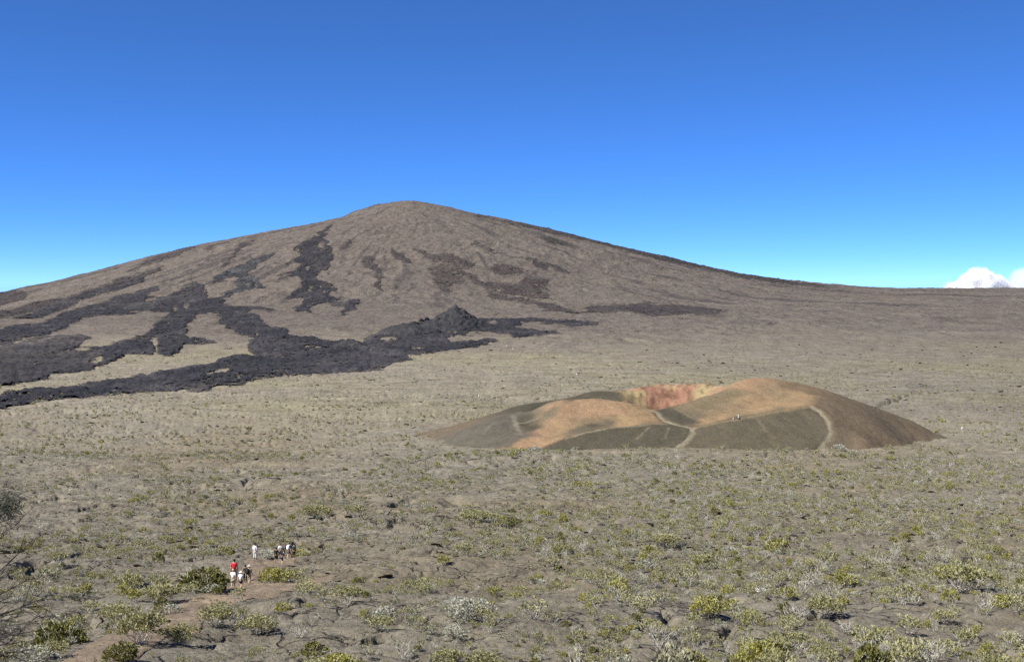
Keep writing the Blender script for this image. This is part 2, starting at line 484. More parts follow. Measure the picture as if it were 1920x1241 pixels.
# ------------------------------------------------------------------ cinder cone: heights from measured points (thin plate spline)
CP = [  # photo pixel and forward distance of points on the cone's surface
    # foot of the cone
    (825, 825, 372), (850, 830, 358), (900, 835, 346), (960, 839, 340), (1000, 842, 338), (1100, 846, 335.5), (1180, 847, 335), (1255, 847, 335),
    (1400, 849, 334), (1480, 848, 334.5), (1550, 845, 336), (1600, 840, 341), (1650, 833, 349), (1700, 822, 365), (1740, 811, 392), (1758, 806, 425),
    # left shoulder
    (880, 808, 366), (920, 787, 375), (950, 775, 380), (975, 771, 381), (930, 812, 357), (970, 800, 362), (985, 815, 352),
    (1000, 769, 378), (985, 788, 368), (1005, 800, 360),
    # left hump: crest and face
    (1020, 757, 378), (1045, 751, 379), (1080, 748, 379), (1120, 748, 379), (1160, 751, 378), (1190, 755, 377), (1212, 762, 375), (1232, 767, 373),
    (1035, 775, 368), (1000, 808, 356), (980, 828, 345), (1060, 785, 364), (1030, 812, 352), (1100, 770, 368), (1140, 775, 365), (1180, 780, 361),
    (1110, 795, 356), (1070, 808, 349.5), (1160, 796, 354.5), (1215, 785, 357.5),
    # ridge that bounds the dark front mound, and the mound's face
    (1030, 832, 340), (1060, 820, 344), (1100, 809, 347), (1150, 800, 350), (1200, 795, 352), (1245, 793, 352.5), (1280, 796, 351.5), (1295, 801, 349.5),
    (1100, 828, 341), (1180, 820, 343.5), (1250, 815, 345), (1285, 815, 345), (1270, 832, 340), (1200, 833, 339.5),
    # pass, inner hollow, path to the back saddle
    (1303, 797, 351), (1260, 790, 355), (1240, 781, 361), (1275, 781, 361), (1300, 786, 358), (1265, 771, 369),
    # front rim rising to the right and its outer face
    (1345, 790, 352.5), (1382, 783, 355), (1430, 774, 359), (1480, 765, 363), (1520, 757, 367),
    (1350, 820, 343), (1420, 815, 345), (1490, 805, 349), (1520, 785, 357), (1500, 830, 340), (1330, 835, 339), (1420, 838, 338),
    # convex edge along the path that runs down on the right
    (1545, 771, 362), (1558, 790, 355), (1557, 808, 349), (1546, 828, 342),
    (1600, 805, 354), (1640, 800, 362), (1600, 775, 370), (1660, 795, 376), (1620, 822, 347), (1680, 805, 380),
    # inner face of the big hump
    (1340, 779, 362), (1400, 765, 371), (1350, 760, 374), (1300, 771, 368), (1440, 750, 381), (1400, 740, 385), (1480, 742, 385), (1440, 725, 394), (1500, 728, 393), (1530, 742, 382),
    # crest of the big hump
    (1260, 761, 377), (1290, 753, 381), (1320, 743, 386), (1350, 734, 391), (1372, 722, 397), (1390, 712, 401), (1420, 708, 404), (1450, 709, 405), (1480, 713, 405),
    (1540, 727, 401), (1580, 742, 397), (1630, 761, 394), (1680, 780, 396), (1720, 795, 405),
    # far rim of the back crater
    (1160, 732, 428), (1200, 725, 432), (1250, 720, 434), (1300, 721, 432), (1335, 722, 428), (1360, 723, 420),
    (1172, 741, 415), (1180, 750, 400),
    # far crater wall, half way down
    (1215, 740, 421), (1250, 740, 423), (1290, 738, 421), (1320, 735, 417),
    # outer back flank seen left of the far rim
    (1110, 739, 432), (1060, 747, 420), (1000, 762, 410), (950, 777, 404), (1120, 749, 415),
]
def squeeze(y):        # the cone's depth, front to back
    return np.where(np.asarray(y, float) > 336, 336 + (np.asarray(y, float) - 336) * 0.78, y)
cpx = np.array([P(*c) for c in CP[:16]] + [P(c[0], c[1], float(squeeze(c[2]))) for c in CP[16:]])
extra = [  # hidden: crater bottoms, back slopes, surroundings (x, y, height above the floor)
    (44, 399, 3.5), (50, 402, 3.2), (40, 404, 4.0), (54, 408, 4.6), (44, 410, 4.8),
    (75, 430, 7), (95, 432, 6), (62, 446, 6), (40, 448, 6), (25, 440, 4), (110, 425, 5),
    (15, 398, 2.0), (25, 395, 3.0), (36, 392, 5.0),
]
for (ex, ey, eh) in extra:
    ey = float(squeeze(ey)); ex *= 0.95
    cpx = np.vstack([cpx, [ex, ey, float(floor_z(ex, ey)) + eh]])
for k in range(34):      # ring of the plain around the cone
    a = 2 * math.pi * k / 34
    ex, ey = 57 + 103 * math.cos(a), 386 + 68 * math.sin(a)
    cpx = np.vstack([cpx, [ex, ey, float(floor_z(ex, ey)) - 2.2]])

for c in CP[:16]:        # keep the skirt below ground just outside the foot
    fx_, fy_, _ = P(*c)
    ex, ey = 57 + (fx_ - 57) * 1.07, 386 + (fy_ - 386) * 1.10
    cpx = np.vstack([cpx, [ex, ey, float(floor_z(ex, ey)) - 1.6]])

def tps_fit(xy, z, lam):
    n = len(xy)
    d2 = ((xy[:, None] - xy[None]) ** 2).sum(-1)
    K = 0.5 * d2 * np.log(d2 + 1e-9) + lam * np.eye(n)
    Q = np.hstack([np.ones((n, 1)), xy])
    A = np.zeros((n + 3, n + 3)); A[:n, :n] = K; A[:n, n:] = Q; A[n:, :n] = Q.T
    return np.linalg.solve(A, np.concatenate([z, np.zeros(3)]))
_cxy = (cpx[:, :2] - np.array([60, 390])) / 10.0
_cw = tps_fit(_cxy, cpx[:, 2], 0.006)

def CONE_Z(x, y):
    q = (np.stack([x, y], -1) - np.array([60, 390])) / 10.0
    out = np.empty(len(q))
    for i in range(0, len(q), 20000):
        s = q[i:i + 20000]
        d2 = ((s[:, None] - _cxy[None]) ** 2).sum(-1)
        out[i:i + 20000] = (0.5 * d2 * np.log(d2 + 1e-9)) @ _cw[:-3] + _cw[-3] + s @ _cw[-2:]
    return out

# ------------------------------------------------------------------ fissures in the crust (photo pixels, width m, depth m)
for (a, b, c, d, w, dep) in [
        (268, 1096, 306, 1080, 1.1, 1.7), (318, 936, 352, 926, 0.9, 1.0), (340, 930, 372, 914, 0.6, 0.8), (1748, 884, 1832, 880, 2.2, 1.8), (1842, 862, 1800, 858, 1.8, 1.2),
        (1230, 866, 1300, 872, 1.2, 0.9), (1440, 876, 1492, 878, 1.2, 0.9), (1380, 858, 1430, 858, 1.4, 0.9), (1000, 858, 1035, 860, 1.2, 0.8),
        (925, 985, 970, 975, 1.0, 1.2), (1030, 970, 1058, 958, 0.6, 0.7), (570, 1030, 600, 1024, 0.6, 0.9), (596, 1022, 612, 1012, 0.5, 0.8), (745, 906, 790, 903, 1.2, 1.1),
        (215, 1000, 290, 985, 0.5, 0.6), (100, 1060, 160, 1040, 0.8, 0.9), (530, 1030, 558, 1008, 0.5, 0.8), (700, 1078, 820, 1074, 0.35, 0.5), (930, 1090, 990, 1085, 0.9, 0.8),
        (1650, 760, 1710, 742, 3.0, 1.8), (1690, 740, 1790, 730, 2.0, 1.4), (150, 1150, 190, 1165, 0.8, 0.9), (35, 1080, 70, 1062, 1.4, 1.4), (960, 1100, 1000, 1098, 0.7, 0.9),
        (140, 955, 190, 945, 0.8, 0.8), (60, 935, 110, 925, 0.9, 0.8), (820, 905, 870, 898, 0.9, 0.7), (1050, 1235, 1066, 1225, 1.0, 1.3), 
        (520, 1245, 560, 1235, 0.9, 1.0), (690, 1190, 720, 1180, 0.7, 0.9), (1690, 930, 1720, 932, 1.0, 0.8), (430, 1000, 520, 988, 0.5, 0.6)]:
    (ax, bx), (ay, by) = hit([a, c], [b, d])
    FISS.append((ax, ay, bx, by, w, dep))

for (a, b) in [(150, 1248), (220, 1208), (290, 1172), (360, 1142), (420, 1118), (470, 1106), (540, 1096), (600, 1088)]:
    hx, hy = hit([a], [b]); PATH.append((hx[0], hy[0]))

# ------------------------------------------------------------------ the ground sheet, fanned out so that near ground is finest
side = np.concatenate([np.linspace(0.46, 0.62, 14)[1:], np.geomspace(0.62, 3.2, 16)[1:]])
UC = np.concatenate([-side[::-1], np.linspace(-0.46, 0.46, 1090), side])
YR_near = np.concatenate([np.linspace(14, 44, 14)[:-1], np.geomspace(44, 400, 400)])
YR_mid = np.geomspace(400, 1900, 150)
YR_mtn = np.concatenate([np.linspace(1900, 4850, 215), np.linspace(4850, 6500, 26)[1:], np.geomspace(6500, 12000, 7)[1:]])

def fan(YR):
    U, Y = np.meshgrid(UC, YR)
    X = U * Y
    Z = ground_z(X.ravel(), Y.ravel()).reshape(X.shape)
    return X, Y, Z
FAN = {'near': fan(YR_near), 'mid': fan(YR_mid), 'mtn': fan(YR_mtn)}

def fan_mesh(name, key, mat):
    X, Y, Z = FAN[key]
    return mesh_np(name, np.stack([X, Y, Z], -1).reshape(-1, 3), grid_faces(*X.shape), mat)

near_me = fan_mesh('ground', 'near', M['ground'])
near_o = tag(link('ground', near_me), 'grey lava ground with cracks and shrubs in the foreground', kind='structure')
mid_o = tag(link('lava_plain', fan_mesh('lava_plain', 'mid', M['plain'])), 'flat grey-green lava plain between the cinder cone and the volcano', kind='structure')
mtn_me = fan_mesh('mountain', 'mtn', M['mountain'])
X, Y, Z = FAN['mtn']
_dx = X - SX; _dy = (Y - SD) * 0.6; _rr = np.hypot(_dx, _dy); _th = np.arctan2(_dx, -_dy)
_w = 0.9 * fbm(X / 260, Y / 420, 141, 3)
_s = pn(_th * 17 + _w, _rr / 520, 142) + 0.7 * pn(_th * 41 + 1.5 * _w, _rr / 260, 143) + 0.5 * pn(_th * 90 + 2 * _w, _rr / 150, 144)
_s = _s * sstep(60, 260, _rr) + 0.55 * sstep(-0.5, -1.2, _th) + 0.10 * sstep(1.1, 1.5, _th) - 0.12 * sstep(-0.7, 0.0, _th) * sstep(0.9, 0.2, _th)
_s = _s * sstep(1900, 2500, Y)
at = mtn_me.attributes.new('streak', 'FLOAT', 'POINT'); at.data.foreach_set('value', _s.astype(np.float32).ravel())
mtn_o = tag(link('mountain', mtn_me), 'broad brown shield volcano under the blue sky', kind='structure')
# the rim under and behind the camera
gx, gy = np.meshgrid(np.linspace(-140, 140, 90), np.concatenate([np.linspace(-300, -20, 20), np.linspace(-16, 14.6, 40)]))
gz = ground_z(gx.ravel(), gy.ravel()).reshape(gx.shape) - 0.05 * sstep(13.5, 14.6, gy)
rim_o = tag(link('rim_terrain', mesh_np('rim_terrain', np.stack([gx, gy, gz], -1).reshape(-1, 3), grid_faces(*gx.shape), M['ground'])), 'rocky crater rim under the viewpoint', kind='structure')

# ------------------------------------------------------------------ lava flows: sheets with real thickness lying on the slopes
RX0, RY0, RW, RH = -320, 360, 2300, 900
def poly_fill(img, pts, val):
    pts = np.array(pts, float)
    x = pts[:, 0] - RX0; y = pts[:, 1] - RY0
    n = len(x)
    for row in range(max(0, int(y.min())), min(RH - 1, int(y.max()) + 1) + 1):
        yy = row + 0.5
        xs = []
        for i in range(n):
            j = (i + 1) % n
            if (y[i] <= yy) != (y[j] <= yy):
                xs.append(x[i] + (yy - y[i]) / (y[j] - y[i]) * (x[j] - x[i]))
        xs.sort()
        for a, b in zip(xs[::2], xs[1::2]):
            a = max(0, int(round(a))); b = min(RW, int(round(b)))
            if b > a: img[row, a:b] = val
def blur(img, s):
    r = int(3 * s) + 1
    k = np.exp(-0.5 * (np.arange(-r, r + 1) / s) ** 2); k /= k.sum()
    p = np.pad(img, ((0, 0), (r, r)), mode='edge')
    img = sum(k[i] * p[:, i:i + img.shape[1]] for i in range(2 * r + 1))
    p = np.pad(img, ((r, r), (0, 0)), mode='edge')
    return sum(k[i] * p[i:i + img.shape[0]] for i in range(2 * r + 1))
def sample(img, px, py):
    fx = np.clip(px - RX0 - 0.5, 0, RW - 2); fy = np.clip(py - RY0 - 0.5, 0, RH - 2)
    ix = fx.astype(int); iy = fy.astype(int); fx = fx - ix; fy = fy - iy
    v = (img[iy, ix] * (1 - fx) + img[iy, ix + 1] * fx) * (1 - fy) + (img[iy + 1, ix] * (1 - fx) + img[iy + 1, ix + 1] * fx) * fy
    return v

FANPIX = {}
for k, (X, Y, Z) in FAN.items():
    zs = base_z(X.ravel(), Y.ravel()).reshape(X.shape)
    FANPIX[k] = pix(X, Y, zs)

def overlay(name, polys, holes, mat, keys, thick, label, sigma=1.3, edge=0.30, soft=1.25, ymax=4690, ns=1.0, rough=1.0, ymin=0):
    img = np.zeros((RH, RW), np.float32)
    for p in polys:
        q = []
        for (a, b) in p:
            q.append((a, b) if a > 0.5 else (-300, b + 60))
        poly_fill(img, q, 1.0)
    for p in holes: poly_fill(img, p, 0.0)
    img = blur(img, sigma * soft)
    Vs, Fs, As, off = [], [], [], 0
    for k in keys:
        X, Y, Z = FAN[k]
        px, py = FANPIX[k]
        wa = 0.6 if ns < 0.5 else 1.0
        qx = px + wa * (9.0 * fbm(X / (60 * ns), Y / (110 * ns), 161, 3) + 5.0 * pn(X / (11 * ns), Y / (26 * ns), 163))
        qy = py + wa * (4.5 * fbm(X / (50 * ns), Y / (90 * ns), 165, 3) + 2.6 * pn(X / (10 * ns), Y / (24 * ns), 167))
        f = sample(img, qx, qy) - 0.5
        f = f + 0.4 * edge * (pn(X / (30 * ns), Y / (60 * ns), 61) + 0.7 * pn(X / (9 * ns), Y / (20 * ns), 62))
        f = np.where((px < RX0 + 5) | (px > RX0 + RW - 5) | (py > RY0 + RH - 3) | (Y > ymax) | (Y < ymin), -1, f)
        up = sstep(-0.25, 0.35, f)
        zt = Z + 0.04 * min(1, ns) + thick * up * (0.55 + 0.9 * rough * (pn(X / (11 * ns), Y / (18 * ns), 63) + 0.8 * pn(X / (4.5 * ns), Y / (7 * ns), 64)))
        nr, nc = X.shape
        F = grid_faces(nr, nc)
        fr = f.ravel()
        keep = fr[F].max(1) > -0.36
        F = F[keep]
        used, inv = np.unique(F, return_inverse=True)
        V = np.stack([X.ravel()[used], Y.ravel()[used], zt.ravel()[used]], -1)
        Vs.append(V); Fs.append(inv.reshape(-1, 4) + off); off += len(V); As.append(fr[used])
    me = mesh_np(name, np.vstack(Vs), np.vstack(Fs), mat)
    at = me.attributes.new('field', 'FLOAT', 'POINT'); at.data.foreach_set('value', np.concatenate(As).astype(np.float32))
    return tag(link(name, me), label, kind='structure')

ML = ('mtn', 'mid')
overlay('lava_flow', [[(591, 444), (609, 450), (623, 464), (623, 486), (618, 494), (619, 503), (614, 514), (609, 509), (594, 514), (592, 521), (602, 528), (628, 537), (635, 545), (623, 548), (616, 556), (637, 565), (648, 567), (658, 560), (678, 562), (664, 574), (671, 578), (651, 585), (635, 592), (646, 579), (646, 574), (625, 572), (610, 567), (602, 572), (582, 576), (584, 585), (550, 585), (564, 572), (573, 562), (545, 562), (529, 565), (545, 556), (547, 546), (563, 537), (568, 530), (557, 519), (540, 519), (522, 528), (527, 521), (548, 511), (532, 514), (515, 520), (531, 510), (557, 504), (564, 494), (550, 491), (536, 502), (534, 498), (547, 489), (564, 482), (564, 475), (548, 468), (566, 455), (580, 447)],
                      [(630, 418), (617, 423), (600, 439), (592, 446), (602, 446), (616, 431)]],
        [[(598, 454), (609, 456), (605, 470), (598, 468)], [(573, 501), (582, 498), (582, 503), (574, 506)], [(569, 551), (577, 536), (581, 538), (573, 552)], [(604, 546), (609, 541), (608, 550)], [(556, 470), (564, 470), (563, 478), (557, 476)]],
        M['lava'], ('mtn',), 2.4, 'black hourglass-shaped lava flow on the volcano slope left of the summit', sigma=0.9, edge=0.2)
overlay('lava_flow', [[(518, 471), (504, 475), (476, 487), (433, 501), (415, 514), (390, 528), (380, 537), (390, 534), (424, 522), (447, 518), (465, 510), (478, 503), (485, 491), (497, 486), (508, 479)],
                      [(452, 514), (465, 514), (479, 521), (490, 535), (502, 538), (497, 542), (479, 542), (461, 546), (442, 551), (415, 559), (400, 562), (405, 556), (425, 548), (447, 538), (445, 530), (434, 534), (440, 526)]],
        [[(461, 538), (470, 530), (472, 534), (463, 540)], [(476, 530), (484, 536), (482, 540), (477, 537)]],
        M['lava_blue'], ('mtn',), 2.4, 'blue-grey streak of lava running down to the left flows', sigma=0.9, edge=0.2)
overlay('lava_flow', [[(0, 618), (52, 607), (86, 603), (135, 581), (180, 570), (226, 557), (237, 550), (271, 541), (293, 534), (300, 545), (271, 555), (309, 555), (347, 537), (365, 527), (379, 532), (388, 545), (390, 559), (426, 563), (417, 572), (469, 576), (493, 577), (518, 582), (504, 583), (469, 581), (465, 587), (486, 592), (488, 599), (504, 611), (536, 617), (540, 627), (600, 636), (640, 640), (640, 652), (590, 655), (540, 668), (481, 671), (462, 640), (477, 631), (444, 626), (438, 615), (419, 615), (422, 608), (405, 606), (417, 593), (395, 585), (370, 590), (361, 602), (347, 608), (354, 620), (343, 629), (370, 636), (401, 640), (406, 644), (383, 648), (347, 647), (338, 660), (313, 668), (295, 663), (275, 666), (239, 663), (212, 678), (198, 684), (169, 690), (192, 678), (187, 660), (196, 649), (246, 636), (284, 620), (289, 606), (320, 586), (293, 584), (277, 581), (230, 590), (180, 591), (158, 596), (126, 611), (86, 627), (0, 656)]],
        [[(343, 572), (352, 566), (359, 572), (352, 580), (343, 577)], [(304, 606), (318, 602), (320, 605), (308, 609)], [(281, 637), (295, 634), (297, 642), (291, 652), (299, 662), (291, 664), (287, 648)], [(268, 560), (290, 556), (294, 560), (272, 567)], [(470, 620), (478, 625), (474, 628)], [(476, 625), (486, 628), (482, 632)], [(17, 633), (45, 623), (40, 630)], [(320, 577), (332, 573), (330, 583), (322, 582)]],
        M['lava'], ML, 2.4, 'wide black lava flow spreading over the left foot of the volcano', sigma=1.1, edge=0.24)
overlay('lava_flow', [[(0, 658), (45, 640), (90, 630), (144, 627), (171, 633), (144, 649), (192, 647), (196, 652), (190, 667), (162, 681), (194, 684), (169, 691), (108, 702), (68, 712), (0, 727)]],
        [[(140, 655), (170, 650), (165, 655), (142, 660)], [(110, 662), (130, 657), (128, 661)]],
        mat_lava('dark brown clinker', (0.040, 0.036, 0.036), (0.105, 0.090, 0.080), scale=0.07, amp=1.9), ML, 2.0, 'dark brown clinker field at the left foot of the volcano', sigma=1.6, edge=0.5)
overlay('lava_flow', [[(0, 744), (68, 730), (140, 721), (214, 711), (271, 703), (338, 692), (401, 681), (434, 668), (481, 670), (540, 666), (590, 652), (622, 641), (642, 637), (673, 639), (707, 626), (760, 612), (797, 601), (811, 598), (880, 600), (901, 597), (994, 595), (1075, 599), (1126, 604), (1078, 611), (1010, 603), (977, 605), (974, 615), (1008, 620), (1061, 622), (1022, 628), (966, 632), (946, 623), (881, 625), (839, 630), (839, 639), (920, 634), (944, 640), (895, 647), (839, 657), (797, 664), (752, 666), (780, 672), (735, 681), (724, 688), (684, 695), (600, 701), (547, 703), (467, 717), (420, 723), (388, 731), (347, 731), (277, 734), (248, 739), (192, 739), (68, 755), (0, 763)]],
        [[(712, 637), (725, 632), (752, 631), (740, 638), (725, 641)], [(709, 648), (740, 643), (738, 647), (712, 650)], [(757, 657), (780, 651), (811, 648), (790, 654)], [(383, 699), (448, 691), (430, 697), (385, 702)], [(904, 603), (925, 601), (934, 604), (920, 609)], [(724, 684), (752, 682), (760, 684), (735, 688)]],
        M['lava'], ML, 1.7, 'long black lava flow crossing the plain from the black spatter cone to the left edge', sigma=1.0, edge=0.22, ns=0.8)
overlay('lava_flow', [[(911, 551), (922, 550), (968, 560), (999, 562), (1042, 571), (1073, 582), (1128, 582), (1169, 580), (1128, 586), (1075, 587), (1020, 579), (988, 566), (933, 560), (913, 558)]], [],
        M['lava_brown'], ML, 2.0, 'narrow dark lava tongue on the slope above the black spatter cone', sigma=1.0, edge=0.2)
overlay('lava_flow', [[(1100, 575), (1172, 570), (1271, 570), (1330, 578), (1373, 583), (1313, 588), (1202, 596), (1228, 590), (1172, 582), (1100, 585)]], [],
        M['lava_brown'], ML, 1.5, 'flat brown lava patch at the right foot of the volcano', sigma=1.4, edge=0.45)
overlay('lava_flow', [[(802, 503), (824, 495), (846, 495), (902, 525), (966, 536), (990, 517), (1027, 527), (1025, 543), (999, 541), (1031, 554), (1036, 562), (977, 556), (915, 549), (898, 532), (867, 527), (846, 536), (846, 551), (830, 549), (815, 534), (815, 517)],
                      [(909, 499), (942, 496), (977, 503), (977, 513), (933, 515), (916, 508)], [(770, 462), (800, 474), (845, 480), (895, 495), (880, 505), (840, 492), (790, 480)]],
        [[(840, 508), (870, 520), (905, 536), (895, 535), (860, 522)], [(915, 540), (948, 546), (940, 549)]],
        mat_lava('faded brown lava', (0.058, 0.047, 0.043), (0.090, 0.074, 0.064), amp=3.0), ('mtn',), 2.0, 'faded brown patchwork of old lava in the middle of the slope', sigma=2.0, edge=0.55)
overlay('lava_flow', [[(879, 456), (887, 452), (920, 466), (955, 479), (999, 488), (1042, 499), (1075, 514), (1058, 513), (1027, 500), (1030, 512), (994, 489), (959, 482), (916, 469), (889, 462)]], [],
        M['lava_brown'], ('mtn',), 2.0, 'thin brown lava streak slanting down right of the summit', sigma=1.0, edge=0.2)
overlay('lava_flow', [[(675, 487), (697, 477), (704, 495), (722, 520), (711, 524), (719, 544), (704, 539), (704, 513), (690, 502)], [(728, 466), (755, 477), (781, 498), (752, 489), (737, 484)]],
        [[(692, 490), (697, 489), (698, 496)]], M['lava_brown'], ('mtn',), 2.0, 'small ragged brown lava tongues below the summit', sigma=1.0, edge=0.4)
overlay('lava_flow', [[(850, 393), (897, 404), (1010, 426), (1100, 447), (1224, 476), (1373, 509), (1484, 528), (1591, 541), (1463, 533), (1378, 519), (1339, 509), (1279, 497), (1207, 480), (1151, 464), (1100, 452), (1040, 438), (950, 418), (890, 405)], [(1005, 442), (1050, 452), (1090, 466), (1060, 462), (1020, 450)]], [],
        mat_lava('dark ridge lava', (0.040, 0.036, 0.033), (0.080, 0.070, 0.060), amp=3.0), ('mtn',), 2.0, 'dark strip of lava along the right skyline of the volcano', sigma=1.6, edge=0.5)
overlay('lava_flow', [[(0, 598), (68, 588), (113, 563), (180, 545), (226, 530), (271, 518), (271, 527), (226, 545), (180, 551), (126, 577), (74, 597), (0, 615)], [(60, 586), (120, 560), (190, 538), (200, 541), (130, 566), (70, 592)], [(0, 634), (40, 618), (60, 614), (30, 628), (0, 644)]], [],
        M['lava'], ('mtn',), 2.4, 'dark band of lava slanting across the left flank of the volcano', sigma=1.2, edge=0.3)
overlay('lava_flow', [[(0, 580), (60, 572), (150, 549), (240, 520), (310, 498), (305, 506), (225, 534), (150, 557), (70, 583), (0, 592)],
                      [(413, 499), (440, 480), (437, 473), (446, 461), (465, 454), (493, 442), (468, 458), (451, 466), (444, 475), (446, 481), (420, 501)],
                      [(0, 556), (33, 543), (52, 552), (30, 566), (0, 578)], [(380, 468), (415, 455), (446, 446), (420, 457), (385, 471)], [(639, 464), (650, 453), (660, 450), (655, 463), (642, 470)], [(330, 470), (380, 462), (330, 480), (280, 495), (230, 515), (270, 492)]],
        [], M['lava_brown'], ('mtn',), 2.2, 'brown lava streaks on the upper left flank of the volcano', sigma=1.5, edge=0.5)

# ------------------------------------------------------------------ foot path in the lower left
overlay('path', [[(80, 1265), (140, 1220), (190, 1192), (255, 1158), (320, 1130), (395, 1112), (440, 1098), (480, 1092), (560, 1084), (640, 1076), (610, 1096), (560, 1106), (500, 1116), (450, 1126), (410, 1140), (385, 1158), (372, 1180), (330, 1180), (296, 1200), (262, 1228), (240, 1265)], [(462, 1050), (500, 1046), (548, 1050), (556, 1062), (500, 1070), (478, 1098), (440, 1100), (452, 1075)]], [],
        M['path'], ('near',), 0.10, 'trodden brown rock path curving up past the hikers', sigma=2.0, edge=0.3, ns=0.06, rough=0.5, ymin=30)

# ------------------------------------------------------------------ cinder cone mesh
cx_, cy_ = np.meshgrid(np.linspace(-40, 158, 420), np.linspace(324, 450, 290))
cz_ = CONE_Z(cx_.ravel(), cy_.ravel()).reshape(cx_.shape)
hgt = cz_ - floor_z(cx_, cy_)
cz_ = cz_ + 0.7 * fbm(cx_ / 7, cy_ / 5, 73, 3) * sstep(2.2, 0.6, hgt)
cz_ = cz_ + (0.22 * fbm(cx_ / 6, cy_ / 6, 71, 3) + 0.10 * pn(cx_ / 1.5, cy_ / 1.5, 75)) * sstep(0, 2, hgt)
# sharp crests
def crest(pts, amp, width):
    global cz_
    q = [P(c[0], c[1], float(squeeze(c[2])))[:2] for c in pts]
    dm = np.full(cx_.shape, 1e9)
    X = cx_ + 0.5 * pn(cx_ / 4, cy_ / 4, 188); Y = cy_ + 0.5 * pn(cx_ / 4, cy_ / 4, 189)
    for (ax, ay), (bx, by) in zip(q[:-1], q[1:]):
        vx, vy = bx - ax, by - ay
        t = np.clip(((X - ax) * vx + (Y - ay) * vy) / (vx * vx + vy * vy + 1e-9), 0, 1)
        dm = np.minimum(dm, np.hypot(X - ax - t * vx, Y - ay - t * vy))
    cz_ = cz_ + 1.5 * amp * (np.exp(-dm / width) - np.exp(-dm / (2.6 * width)))
crest([(1030, 832, 340), (1060, 820, 344), (1100, 809, 347), (1150, 800, 350), (1200, 795, 352), (1245, 793, 352.5), (1280, 796, 351.5), (1297, 802, 349.5), (1290, 818, 344.5), (1270, 834, 339.5)], 0.9, 2.2)
crest([(1303, 797, 351), (1345, 790, 352.5), (1382, 783, 355), (1430, 774, 359), (1480, 765, 363), (1520, 757, 367), (1545, 771, 362), (1558, 790, 355), (1557, 808, 349), (1546, 828, 342)], 0.9, 2.4)
crest([(1232, 767, 373), (1260, 761, 377), (1290, 753, 381), (1320, 743, 386), (1350, 734, 391), (1372, 722, 397), (1390, 712, 401), (1420, 708, 404), (1450, 709, 405)], 0.7, 2.6)
crest([(1160, 732, 428), (1200, 725, 432), (1250, 720, 434), (1300, 721, 432), (1335, 722, 428)], 0.8, 2.2)
crest([(975, 771, 381), (968, 790, 370), (978, 812, 356)], 0.5, 1.8)
# faint rills on the faces
gl = np.abs(fbm((cx_ + 0.6 * cy_) / 7, (cx_ - cy_) / 60, 171, 2))
cz_ = cz_ - 0.10 * sstep(0.16, 0.0, gl) * sstep(0.5, 3, hgt)
cpX, cpY = pix(cx_, cy_, cz_)
# crumbled crater wall
wall = sstep(394, 399, cy_) * sstep(416, 410, cy_) * sstep(30, 40, cx_) * sstep(72, 62, cx_)
cz_ = cz_ + wall * (0.9 * (np.abs(fbm(cx_ / 5, cy_ / 9, 77, 3)) - 0.3) + 0.5 * pn(cx_ / 1.6, cy_ / 3, 79))

